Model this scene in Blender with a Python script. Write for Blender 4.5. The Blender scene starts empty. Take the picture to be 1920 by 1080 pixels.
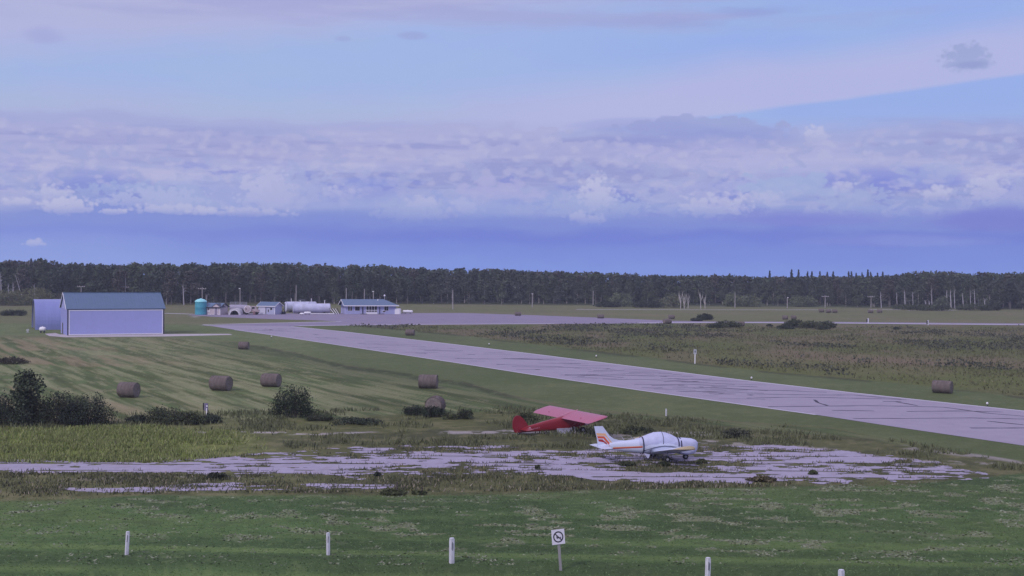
import bpy, bmesh, math, random
import numpy as np
from mathutils import Vector, Matrix
random.seed(7); rng = np.random.default_rng(11)
sc = bpy.context.scene; COL = sc.collection
PI = math.pi
# ---------------------------------------------------------------- camera
F, H0, HOR, ROLL = 2400.0, 13.0, 504.5, math.radians(0.5)     # focal length in photo px, height in m
cam_d = bpy.data.cameras.new('camera'); cam = bpy.data.objects.new('camera', cam_d); COL.objects.link(cam)
cam_d.lens = 36*F/1920; cam_d.sensor_width = 36; cam_d.clip_start = 0.5; cam_d.clip_end = 30000
PITCH = -math.atan((540-HOR)/F)
cam.matrix_world = Matrix.Translation((0, 0, H0)) @ Matrix.Rotation(PI/2+PITCH, 4, 'X') @ Matrix.Rotation(ROLL, 4, 'Z')
sc.camera = cam
R3 = np.array(cam.matrix_world.to_3x3())
def G(px, py, z=0.0):
    """the point of the level plane z seen at photo pixel px, py"""
    d = R3 @ np.array([(px-960)/F, -(py-540)/F, -1.0]); t = (z-H0)/d[2]
    return Vector((d[0]*t, d[1]*t, z))
def GD(px, D, z=0.0):
    """point at depth D in the direction of column px"""
    return Vector(((px-960)/F*D, D, z))
def project(X, Y, Z=0.0):
    P = np.stack([X, Y, np.zeros_like(X)+Z-H0], -1) @ R3
    return 960+F*P[..., 0]/-P[..., 2], 540-F*P[..., 1]/-P[..., 2]
def hor(px): return HOR+math.tan(ROLL)*(px-960)
# ---------------------------------------------------------------- world, sun, exposure
sc.view_settings.view_transform = 'Standard'; sc.view_settings.look = 'None'
sc.view_settings.exposure = 0.06; sc.view_settings.gamma = 1
sc.view_settings.use_curve_mapping = False
def lin(r, g, b):
    f = lambda c: c/12.92 if c <= .04045 else ((c+.055)/1.055)**2.4
    return (f(r/255), f(g/255), f(b/255), 1.0)
SUN_EL, SUN_AZ = math.radians(38), math.radians(215)           # azimuth clockwise from +Y
w = bpy.data.worlds.new('World'); w.use_nodes = True      # given to the scene once its nodes are built
WN = w.node_tree.nodes; WL = w.node_tree.links; WN.clear()
SKY_STR = 0.1
w.cycles.sampling_method = 'MANUAL'; w.cycles.sample_map_resolution = 512
class S:                                                        # tiny socket arithmetic for the sky's node tree
    def __init__(s, k): s.k = k
    def _m(s, op, *a):
        n = WN.new('ShaderNodeMath'); n.operation = op
        for i, v in enumerate((s,)+a):
            if isinstance(v, S): WL.new(v.k, n.inputs[i])
            else: n.inputs[i].default_value = v
        return S(n.outputs[0])
    def __add__(s, o): return s._m('ADD', o)
    __radd__ = __add__
    def __sub__(s, o): return s._m('SUBTRACT', o)
    def __mul__(s, o): return s._m('MULTIPLY', o)
    __rmul__ = __mul__
    def __truediv__(s, o): return s._m('DIVIDE', o)
    def sq(s): return s*s
    def mx(s, o): return s._m('MAXIMUM', o)
    def mn(s, o): return s._m('MINIMUM', o)
def smooth(x, a, b):
    n = WN.new('ShaderNodeMapRange'); n.interpolation_type = 'SMOOTHSTEP'
    WL.new(x.k, n.inputs[0]); n.inputs[1].default_value = a; n.inputs[2].default_value = b
    return S(n.outputs[0])
def wnoise(u, v, su, sv, det=5, rough=.55, off=0.0, dist=0.0):
    c = WN.new('ShaderNodeCombineXYZ'); WL.new((u*su+off*7.3).k, c.inputs[0]); WL.new((v*sv+off*3.1).k, c.inputs[1])
    n = WN.new('ShaderNodeTexNoise'); n.noise_dimensions = '2D'; n.inputs['Scale'].default_value = 1; n.inputs['Detail'].default_value = det
    n.inputs['Roughness'].default_value = rough; n.inputs['Distortion'].default_value = dist
    WL.new(c.outputs[0], n.inputs['Vector']); return S(n.outputs[0])
def mixc(f, a, b):
    n = WN.new('ShaderNodeMix'); n.data_type = 'RGBA'
    if isinstance(f, S): WL.new(f.k, n.inputs[0])
    else: n.inputs[0].default_value = f
    for i, v in ((6, a), (7, b)):
        if isinstance(v, tuple): n.inputs[i].default_value = tuple(c/SKY_STR for c in v[:3])+(1,)
        else: WL.new(v, n.inputs[i])
    return n.outputs[2]
tc = WN.new('ShaderNodeTexCoord'); sx = WN.new('ShaderNodeSeparateXYZ'); WL.new(tc.outputs['Generated'], sx.inputs[0])
dx, dy, dz = (S(sx.outputs[i]) for i in range(3))
u = dx._m('ARCTAN2', dy)*24.0                                   # azimuth, 24 units a radian
v = dz._m('ARCSINE')*24.0                                       # elevation above the horizon
nA = wnoise(u, v, .25, .9, 5, .6, 3.1); nB = wnoise(u, v, .8, 2.6, 6, .6, 7.7); nC = wnoise(u, v, 2.2, 4.0, 5, .65, 12.3, .4)
nS = wnoise(u, v, .18, 2.0, 5, .6, 21.0)
def wvoro(su, sv, off):
    c_ = WN.new('ShaderNodeCombineXYZ'); WL.new((u*su+nB*.5).k, c_.inputs[0]); WL.new((v*sv+nC*.5).k, c_.inputs[1]); c_.inputs[2].default_value = off
    n = WN.new('ShaderNodeTexVoronoi'); n.voronoi_dimensions = '2D'; n.feature = 'F1'; n.inputs['Scale'].default_value = 1
    n.inputs['Detail'].default_value = 1.0; n.inputs['Roughness'].default_value = .5; WL.new(c_.outputs[0], n.inputs['Vector']); return S(n.outputs[0])
nV = wvoro(6.5, 8.5, 4.0); nW = wvoro(2.6, 4.4, 9.0)
sky = WN.new('ShaderNodeTexSky'); sky.sky_type = 'NISHITA'; sky.sun_disc = False
sky.sun_elevation = SUN_EL; sky.sun_rotation = SUN_AZ; sky.air_density = 1.2; sky.dust_density = 1.0
def ramp(x, stops, lo, hi):
    r = WN.new('ShaderNodeValToRGB'); r.color_ramp.interpolation = 'EASE'
    e = r.color_ramp.elements
    while len(e) < len(stops): e.new(.5)
    for k, (p, c) in enumerate(stops):
        e[k].position = (p-lo)/(hi-lo); e[k].color = tuple(q/SKY_STR/10 for q in c[:3])+(1,)
    WL.new(((x-lo)/(hi-lo)).k, r.inputs[0])
    m = WN.new('ShaderNodeVectorMath'); m.operation = 'SCALE'; m.inputs['Scale'].default_value = 10
    WL.new(r.outputs[0], m.inputs[0]); return m.outputs[0]
vw = v+(nA-.5)*.55+(nB-.5)*.25
base = ramp(vw, [(0, lin(124,147,221)), (.35, lin(117,138,216)), (.62, lin(110,127,211)), (.85, lin(124,141,212)), (1.2, lin(144,158,213)),
                 (1.7, lin(165,171,215)), (2.2, lin(170,172,214)), (2.62, lin(163,170,214)), (2.8, lin(170,180,219)), (3.4, lin(160,180,226)), (4.2, lin(158,179,227)), (5.2, lin(170,178,219))], 0, 5.2)
# left lower sky paler, right side clearer blue above the bank
c = mixc((smooth(u, -1.0, -9)*smooth(vw, 1.1, .2))*.55, base, lin(150,168,225))
clear = smooth(u, -1.5, 5.5)*smooth(v+(nA-.5)*.5, 2.35, 2.9)
c = mixc(clear*.85, c, lin(147,172,230))
c = mixc((smooth(nA, .42, .62)*smooth(v, 2.6, 3.0))*.25, c, mixc(.5, sky.outputs[0], lin(158,180,230)))
# pale pinkish veil rising to the right
vl = v-(u*.105+2.47)
veil = smooth(vl, -.02-.0, .14)*smooth(vl+(nB-.5)*.3, 1.05, .35)*smooth(u, -3.5, .5)*smooth(v, 2.3, 2.8)
vl2 = smooth(vl+(nA-.5)*.12, -.05, .05)*smooth(vl+(nA-.5)*.6, 1.25, .5)*smooth(u, -3.5, 2.0)
c = mixc(vl2*.85, c, lin(179,182,223))
# upper left veil
ul = smooth((v-3.25)-(u+9)*.13+(nA-.5)*.7, 0, .9)*smooth(u, 5.0, -1.5)
c = mixc(ul*.75, c, lin(180,180,217))
tp = smooth(v+(nA-.5)*.9+(nS-.5)*.8, 4.25, 4.95)
c = mixc(tp*smooth(nS, .38, .62)*.8, c, lin(160,165,212))
# streaks inside the bank
bank = smooth(vw, 1.0, 1.5)*smooth(vw, 2.75, 2.35)
c = mixc(bank*smooth(nS, .49, .62)*.7, c, lin(143,149,204))
c = mixc(bank*smooth(nS, .48, .36)*.75, c, lin(186,184,219))
c = mixc(smooth(vw, .8, 1.2)*smooth(vw, 2.1, 1.7)*smooth(nB, .5, .66)*.7, c, lin(127,138,211))
c = mixc(smooth(vw, .9, 1.3)*smooth(vw, 2.3, 1.8)*smooth(nC, .48, .64)*.6, c, lin(178,184,222))
def cloud_group(name, kind):
    """one cloud as a node group: u, v, edge noise and centre, size, softness in; blended colour out"""
    g = bpy.data.node_groups.new(name, 'ShaderNodeTree'); N = g.nodes; L = g.links
    for nm in ('u', 'v', 'noise', 'noise2', 'u0', 'v0', 'ia', 'ib', 'il', 'nk', 'soft', 'fade', 'amt', 'flo', 'fhi'): g.interface.new_socket(nm, in_out='INPUT', socket_type='NodeSocketFloat')
    for nm in ('base', 'col'): g.interface.new_socket(nm, in_out='INPUT', socket_type='NodeSocketColor')
    g.interface.new_socket('out', in_out='OUTPUT', socket_type='NodeSocketColor')
    gi = N.new('NodeGroupInput'); go = N.new('NodeGroupOutput'); I = gi.outputs
    def m(op, *a):
        n = N.new('ShaderNodeMath'); n.operation = op
        for q, x in enumerate(a):
            if isinstance(x, (int, float)): n.inputs[q].default_value = x
            else: L.new(x, n.inputs[q])
        return n.outputs[0]
    def ss(x, a, b):
        n = N.new('ShaderNodeMapRange'); n.interpolation_type = 'SMOOTHSTEP'; L.new(x, n.inputs[0])
        for q, y in ((1, a), (2, b)):
            if isinstance(y, (int, float)): n.inputs[q].default_value = y
            else: L.new(y, n.inputs[q])
        return n.outputs[0]
    q = m('SUBTRACT', I['v'], I['v0']); hx = m('MULTIPLY', m('SUBTRACT', I['u'], I['u0']), I['ia'])
    hy = m('ADD', m('MULTIPLY', m('MAXIMUM', q, 0.0), I['ib']), m('MULTIPLY', m('MINIMUM', q, 0.0), I['il']))
    d = m('ADD', m('ADD', m('MULTIPLY', hx, hx), m('MULTIPLY', hy, hy)), m('ADD', m('MULTIPLY', m('SUBTRACT', I['noise'], .47 if kind == 'puff' else .5), I['nk']), m('MULTIPLY', m('SUBTRACT', I['noise2'], .5), .8 if kind == 'puff' else 0.0)))
    f = ss(d, 1.0, m('SUBTRACT', 1.0, I['soft']))
    if kind == 'puff': f = m('MULTIPLY', f, m('ADD', m('MULTIPLY', ss(q, I['flo'], I['fhi']), I['fade']), m('SUBTRACT', 1.0, I['fade'])))
    f = m('MULTIPLY', f, I['amt']); mx = N.new('ShaderNodeMix'); mx.data_type = 'RGBA'; L.new(f, mx.inputs[0]); L.new(I['base'], mx.inputs[6]); L.new(I['col'], mx.inputs[7]); L.new(mx.outputs[2], go.inputs[0])
    return g
G_PUFF = cloud_group('cloud_puff', 'puff'); G_BLOB = cloud_group('cloud_band', 'blob')
def use_cloud(grp, c, px, py, wd, ht, col, amt, low, nk, fade, nn, soft):
    n = WN.new('ShaderNodeGroup'); n.node_tree = grp; a = wd/200.0; b = ht/100.0; I = n.inputs
    for nm, val in (('u0', 24*math.atan((px-960)/F)), ('v0', 24*math.atan((hor(px)-py)/F)), ('ia', 1/a), ('ib', 1/b), ('il', 1/(b*low)), ('nk', nk), ('soft', soft), ('fade', fade), ('amt', amt), ('flo', -b*low), ('fhi', b*.45)): I[nm].default_value = val
    I['col'].default_value = tuple(x/SKY_STR for x in col[:3])+(1,)
    for nm, so in (('u', u), ('v', v), ('noise', nn), ('noise2', nB)): WL.new(so.k, I[nm])
    WL.new(c, I['base']); return n.outputs[0]
def puff(c, px, py, wd, ht, col, amt, low=.5, nk=1.5, fade=.8, nn=None, soft=.3): return use_cloud(G_PUFF, c, px, py, wd, ht, col, amt, low, nk, fade, nn or nV, soft)
def blob(c, px, py, wd, ht, col, amt, edge=.35, nk=1.6, low=.45, nn=None): return use_cloud(G_BLOB, c, px, py, wd, ht, col, amt, low, nk, 0.0, nn or nC, edge+.25)
for px, py, wd, ht, cc_, a_ in ((880, 262, 460, 34, (168,172,214), .8), (1310, 252, 360, 36, (156,164,211), .85), (1050, 290, 520, 34, (174,176,216), .7), (330, 275, 620, 26, (171,173,214), .6), (1600, 275, 420, 24, (160,168,215), .6), (1820, 268, 300, 26, (158,167,215), .6), (640, 300, 560, 30, (172,172,214), .6), (1750, 300, 400, 30, (160,170,216), .6)):
    c = puff(c, px, py, wd, ht, lin(*cc_), a_, .5, .9, .9, nW)
c = blob(c, 1300, 265, 460, 34, lin(140,148,208), .55, .7, 1.2, .8, nB)
c = blob(c, 1190, 238, 300, 18, lin(150,158,212), .5, .6, 1.0, .8, nB)
c = blob(c, 1500, 330, 420, 70, lin(172,177,220), .5, .8, 1.3, .5, nB)
c = blob(c, 1300, 300, 380, 40, lin(180,180,221), .6, .8, 1.2, .8, nB)
c = blob(c, 1660, 345, 330, 28, lin(124,136,213), .7, .6, 1.2, .9, nB)
c = blob(c, 1870, 425, 330, 40, lin(114,120,205), .7, .8, 1.0, .5, nB)
c = blob(c, 1500, 415, 420, 24, lin(122,128,209), .6, .8, 1.0, .6, nB)
c = blob(c, 1700, 455, 420, 16, lin(140,152,218), .5, .8, 1.0, .8, nB)
c = blob(c, 500, 375, 560, 50, lin(163,172,219), .6, .8, 1.3, .5, nB)
c = blob(c, 900, 385, 520, 34, lin(150,164,218), .6, .7, 1.6, .8, nC)
c = blob(c, 180, 350, 230, 30, lin(133,146,212), .7, .6, 1.2, .8, nB)
c = blob(c, 690, 345, 130, 14, lin(130,146,216), .6, .5, 1.2, .8, nB)
c = mixc(smooth(vw, 1.1, 1.5)*smooth(vw, 2.7, 2.3)*smooth(nW+(nB-.5)*.9, .62, .25)*.5, c, lin(184,184,218))
c = mixc(smooth(vw, 1.0, 1.4)*smooth(vw, 2.7, 2.3)*smooth(nC+(nA-.5)*.6, .54, .66)*.45, c, lin(148,158,208))
rp = random.Random(3)
for k in range(15):
    px = -40+k*140+rp.uniform(-40, 40); py = rp.uniform(335, 395)
    c = puff(c, px, py+10, rp.uniform(120, 240), rp.uniform(22, 46), lin(160+rp.randint(-4, 10), 168+rp.randint(-3, 6), 216), rp.uniform(.5, .85), .5, 1.3, .9, nW if k % 2 else nV)
c = puff(c, 500, 372, 120, 58, lin(180,183,221), .85, .6, 1.3, .85); c = puff(c, 530, 385, 100, 50, lin(170,175,217), .6, .6, 1.3, .9)
c = puff(c, 290, 385, 220, 34, lin(170,178,219), .8, .6, 1.3, .8)
for px, py, wd, ht, a_ in ((128,396,100,22,.95), (98,372,84,18,.85), (30,388,60,10,.85), (64,460,40,10,.7), (215,402,50,10,.85), (330,398,200,14,.7), (450,402,220,12,.6), (1118,368,84,42,.95), (1095,412,84,18,.5), (1340,392,150,34,.75), (1420,380,110,22,.5),
                          (1580,358,50,16,.7), (1754,374,66,18,.85), (1850,368,80,34,.75), (1525,262,56,20,.8), (640,366,90,18,.5), (790,383,70,18,.5), (870,390,80,20,.4), (1690,352,60,10,.4)):
    c = puff(c, px, py, wd*1.1, ht*1.15, lin(190,191,222), a_*.85, .6, 1.0, .8, soft=.6)
c = puff(c, 1806, 142, 104, 46, lin(154,165,209), .9, .4, .8, .3, nV, .6); c = blob(c, 1815, 146, 90, 10, lin(140,151,203), .7, .9, 1.0, .8, nB)
c = blob(c, 1430, 30, 260, 14, lin(144,158,214), .7, .9, 2.4, .8, nB); c = blob(c, 1230, 48, 260, 16, lin(152,162,213), .7, .9, 2.4, .8, nB); c = blob(c, 1840, 8, 190, 12, lin(134,150,212), .7, .9, 1.4, .8, nB)
c = blob(c, 80, 95, 90, 22, lin(158,163,212), .6, .9, 1.0, .8, nB)
c = blob(c, 770, 70, 70, 10, lin(152,163,212), .7, .7, 1.0, .8, nB)
c = blob(c, 640, 78, 40, 7, lin(152,163,212), .6, .7, 1.0, .8, nB)
# above the frame the overcast brightens
up = smooth(v, 5.0, 12.0)
over = mixc(smooth(nA, .35, .7)*.5, lin(205,200,238), mixc(.35, lin(190,190,232), sky.outputs[0]))
c = mixc(up, c, over)
c = mixc(smooth(v, -.3, -1.2), c, lin(110,112,140))
bg = WN.new('ShaderNodeBackground'); bg.inputs['Strength'].default_value = SKY_STR
wo = WN.new('ShaderNodeOutputWorld'); WL.new(c, bg.inputs['Color']); WL.new(bg.outputs[0], wo.inputs['Surface']); sc.world = w
sun_d = bpy.data.lights.new('sun', 'SUN'); sun = bpy.data.objects.new('sun', sun_d); COL.objects.link(sun)
sun_d.energy = 1.6; sun_d.angle = math.radians(8); sun_d.color = (1.0, .93, .95)
sdir = Vector((math.sin(SUN_AZ)*math.cos(SUN_EL), math.cos(SUN_AZ)*math.cos(SUN_EL), math.sin(SUN_EL)))
sun.rotation_euler = sdir.to_track_quat('Z', 'Y').to_euler(); sun.location = (0, -50, 200)
# ---------------------------------------------------------------- numpy noise
def _h(ix, iy, s):
    n = (ix.astype(np.int64)*374761393+iy.astype(np.int64)*668265263+s*974711) & 0x7fffffff
    n = (n ^ (n >> 13))*1274126177 & 0x7fffffff
    return ((n ^ (n >> 16)) & 0xffff)/65535.0
def vnoise(x, y, s=0):
    ix = np.floor(x); iy = np.floor(y); fx = x-ix; fy = y-iy
    fx = fx*fx*(3-2*fx); fy = fy*fy*(3-2*fy)
    a = _h(ix, iy, s); b = _h(ix+1, iy, s); cc = _h(ix, iy+1, s); d = _h(ix+1, iy+1, s)
    return (a+(b-a)*fx)*(1-fy)+(cc+(d-cc)*fx)*fy
def fbm(x, y, s=0, o=4):
    t = 0; a = .5; n = 0
    for k in range(o):
        t = t+a*vnoise(x*2**k+17.3*k, y*2**k-9.1*k, s+k); n += a; a *= .5
    return t/n
def sstep(x, a, b):
    t = np.clip((x-a)/(b-a), 0, 1); return t*t*(3-2*t)
def inpoly(x, y, poly):
    r = np.zeros(np.shape(x), bool); n = len(poly)
    for i in range(n):
        x1, y1 = poly[i]; x2, y2 = poly[(i+1) % n]
        if y1 == y2: continue
        r ^= ((y1 > y) != (y2 > y)) & (x < (x2-x1)*(y-y1)/(y2-y1)+x1)
    return r
# ---------------------------------------------------------------- materials
MATS = {}
def mat(name, col, rough=.85, var=.15, scale=3.0, metal=0.0, spec=.3, bump=0.0, bscale=None, stretch=(1, 1, 1), dirt=None, vcol=False, cvar=0.0, trans=0.0):
    if name in MATS: return MATS[name]
    m = bpy.data.materials.new(name); m.use_nodes = True; MATS[name] = m
    N = m.node_tree.nodes; L = m.node_tree.links; b = N['Principled BSDF']
    b.inputs['Roughness'].default_value = rough; b.inputs['Metallic'].default_value = metal
    b.inputs['Specular IOR Level'].default_value = spec
    t = N.new('ShaderNodeTexCoord'); mp = N.new('ShaderNodeMapping'); mp.inputs['Scale'].default_value = stretch
    L.new(t.outputs['Object'], mp.inputs[0])
    n = N.new('ShaderNodeTexNoise'); n.inputs['Scale'].default_value = scale; n.inputs['Detail'].default_value = 6; n.inputs['Roughness'].default_value = .6
    L.new(mp.outputs[0], n.inputs['Vector'])
    mr = N.new('ShaderNodeMapRange'); mr.inputs[1].default_value = .25; mr.inputs[2].default_value = .75
    mr.inputs[3].default_value = 1-var; mr.inputs[4].default_value = 1+var; L.new(n.outputs[0], mr.inputs[0])
    if vcol:
        src = N.new('ShaderNodeVertexColor'); src.layer_name = 'Col'; cs = src.outputs[0]
    else:
        src = N.new('ShaderNodeRGB'); src.outputs[0].default_value = tuple(col)+(1,); cs = src.outputs[0]
    if dirt:
        n2 = N.new('ShaderNodeTexNoise'); n2.inputs['Scale'].default_value = scale*.37; n2.inputs['Detail'].default_value = 8; n2.inputs['Roughness'].default_value = .7
        L.new(mp.outputs[0], n2.inputs['Vector'])
        m2 = N.new('ShaderNodeMapRange'); m2.inputs[1].default_value = .5; m2.inputs[2].default_value = .72; L.new(n2.outputs[0], m2.inputs[0])
        mx = N.new('ShaderNodeMix'); mx.data_type = 'RGBA'; L.new(m2.outputs[0], mx.inputs[0]); L.new(cs, mx.inputs[6]); mx.inputs[7].default_value = tuple(dirt)+(1,)
        cs = mx.outputs[2]
    vm = N.new('ShaderNodeVectorMath'); vm.operation = 'SCALE'; L.new(cs, vm.inputs[0]); L.new(mr.outputs[0], vm.inputs['Scale'])
    L.new(vm.outputs[0], b.inputs['Base Color'])
    if bump:
        n3 = N.new('ShaderNodeTexNoise'); n3.inputs['Scale'].default_value = bscale or scale*4; n3.inputs['Detail'].default_value = 5
        L.new(mp.outputs[0], n3.inputs['Vector'])
        bp = N.new('ShaderNodeBump'); bp.inputs['Strength'].default_value = min(bump, 1); bp.inputs['Distance'].default_value = .1
        L.new(n3.outputs[0], bp.inputs['Height']); L.new(bp.outputs[0], b.inputs['Normal'])
    return m
# ---------------------------------------------------------------- mesh helpers
def tag(o, label=None, cat=None, group=None, kind=None):
    if label: o['label'] = label
    if cat: o['category'] = cat
    if group: o['group'] = group
    if kind: o['kind'] = kind
    return o
def empty(name, loc, rz=0.0, **k):
    o = bpy.data.objects.new(name, None); COL.objects.link(o); o.location = loc; o.rotation_euler = (0, 0, rz); o.empty_display_size = .3
    return tag(o, **k)
class MB:
    def __init__(s): s.v = []; s.f = []; s.m = []
    def add(s, vs, fs, mi=0):
        b = len(s.v); s.v += [tuple(p) for p in vs]; s.f += [tuple(i+b for i in f) for f in fs]; s.m += [mi]*len(fs); return s
    def box(s, c, size, rot=None, mi=0, bev=0.0):
        hx, hy, hz = (q/2 for q in size); M = (rot or Matrix.Identity(3)); c = Vector(c)
        if bev:
            b = min(bev, hx*.9, hy*.9)
            ring = [(-hx+b, -hy), (hx-b, -hy), (hx, -hy+b), (hx, hy-b), (hx-b, hy), (-hx+b, hy), (-hx, hy-b), (-hx, -hy+b)]
            vs = [c+M @ Vector((x, y, z)) for z in (-hz, hz) for x, y in ring]
            fs = [tuple(range(7, -1, -1)), tuple(range(8, 16))]+[(i, (i+1) % 8, (i+1) % 8+8, i+8) for i in range(8)]
            return s.add(vs, fs, mi)
        vs = [c+M @ Vector((x, y, z)) for z in (-hz, hz) for x, y in ((-hx, -hy), (hx, -hy), (hx, hy), (-hx, hy))]
        return s.add(vs, [(3, 2, 1, 0), (4, 5, 6, 7), (0, 1, 5, 4), (1, 2, 6, 5), (2, 3, 7, 6), (3, 0, 4, 7)], mi)
    def tube(s, p0, p1, r0, r1=None, n=8, cap=True, mi=0):
        p0 = Vector(p0); p1 = Vector(p1); r1 = r0 if r1 is None else r1
        q = (p1-p0).to_track_quat('Z', 'Y').to_matrix()
        vs = [p+q @ Vector((r*math.cos(2*PI*i/n), r*math.sin(2*PI*i/n), 0)) for p, r in ((p0, r0), (p1, r1)) for i in range(n)]
        fs = [(i, (i+1) % n, (i+1) % n+n, i+n) for i in range(n)]
        if cap: fs += [tuple(range(n-1, -1, -1)), tuple(range(n, 2*n))]
        return s.add(vs, fs, mi)
    def loft(s, rings, cap=True, mi=0):
        n = len(rings[0]); vs = [p for r in rings for p in r]; fs = []
        for k in range(len(rings)-1):
            fs += [(k*n+i, k*n+(i+1) % n, (k+1)*n+(i+1) % n, (k+1)*n+i) for i in range(n)]
        if cap: fs += [tuple(range(n-1, -1, -1)), tuple((len(rings)-1)*n+i for i in range(n))]
        return s.add(vs, fs, mi)
    def prism(s, pts, axis_vec, mi=0):
        """polygon pts (3D) swept by axis_vec"""
        a = Vector(axis_vec); n = len(pts); vs = [Vector(p) for p in pts]+[Vector(p)+a for p in pts]
        return s.add(vs, [tuple(range(n-1, -1, -1)), tuple(range(n, 2*n))]+[(i, (i+1) % n, (i+1) % n+n, i+n) for i in range(n)], mi)
    def build(s, name, mats, parent=None, smooth=False, loc=None, rz=0.0, **k):
        me = bpy.data.meshes.new(name); me.from_pydata(s.v, [], s.f)
        if not isinstance(mats, (list, tuple)): mats = [mats]
        for m in mats: me.materials.append(m)
        if len(mats) > 1: me.polygons.foreach_set('material_index', s.m)
        me.update()
        bm = bmesh.new(); bm.from_mesh(me); bmesh.ops.recalc_face_normals(bm, faces=bm.faces); bm.to_mesh(me); bm.free()
        if smooth:
            me.polygons.foreach_set('use_smooth', [True]*len(me.polygons))
            try: me.set_sharp_from_angle(angle=math.radians(40))
            except Exception: pass
        o = bpy.data.objects.new(name, me); COL.objects.link(o); o.parent = parent
        if loc is not None: o.location = loc
        o.rotation_euler = (0, 0, rz)
        return tag(o, **k)
def np_mesh(name, V, Fc, mats, cols=None, parent=None, mi=None, smooth=False, **k):
    """quads mesh straight from numpy; cols = per-vertex RGB"""
    me = bpy.data.meshes.new(name); V = np.asarray(V, np.float32); Fc = np.asarray(Fc, np.int32); nf, kk = Fc.shape
    me.vertices.add(len(V)); me.vertices.foreach_set('co', V.ravel())
    me.loops.add(nf*kk); me.loops.foreach_set('vertex_index', Fc.ravel())
    me.polygons.add(nf); me.polygons.foreach_set('loop_start', np.arange(nf, dtype=np.int32)*kk); me.polygons.foreach_set('loop_total', np.full(nf, kk, np.int32))
    if not isinstance(mats, (list, tuple)): mats = [mats]
    for m in mats: me.materials.append(m)
    if mi is not None: me.polygons.foreach_set('material_index', np.asarray(mi, np.int32))
    me.update(calc_edges=True)
    if cols is not None:
        ca = me.color_attributes.new('Col', 'FLOAT_COLOR', 'POINT')
        ca.data.foreach_set('color', np.concatenate([np.asarray(cols, np.float32), np.ones((len(V), 1), np.float32)], 1).ravel())
    if smooth: me.polygons.foreach_set('use_smooth', [True]*nf)
    o = bpy.data.objects.new(name, me); COL.objects.link(o); o.parent = parent
    return tag(o, **k)
def copy_tree(o, parent=None):
    c2 = o.copy(); COL.objects.link(c2); c2.parent = parent
    for ch in list(o.children): copy_tree(ch, c2)
    return c2
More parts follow.
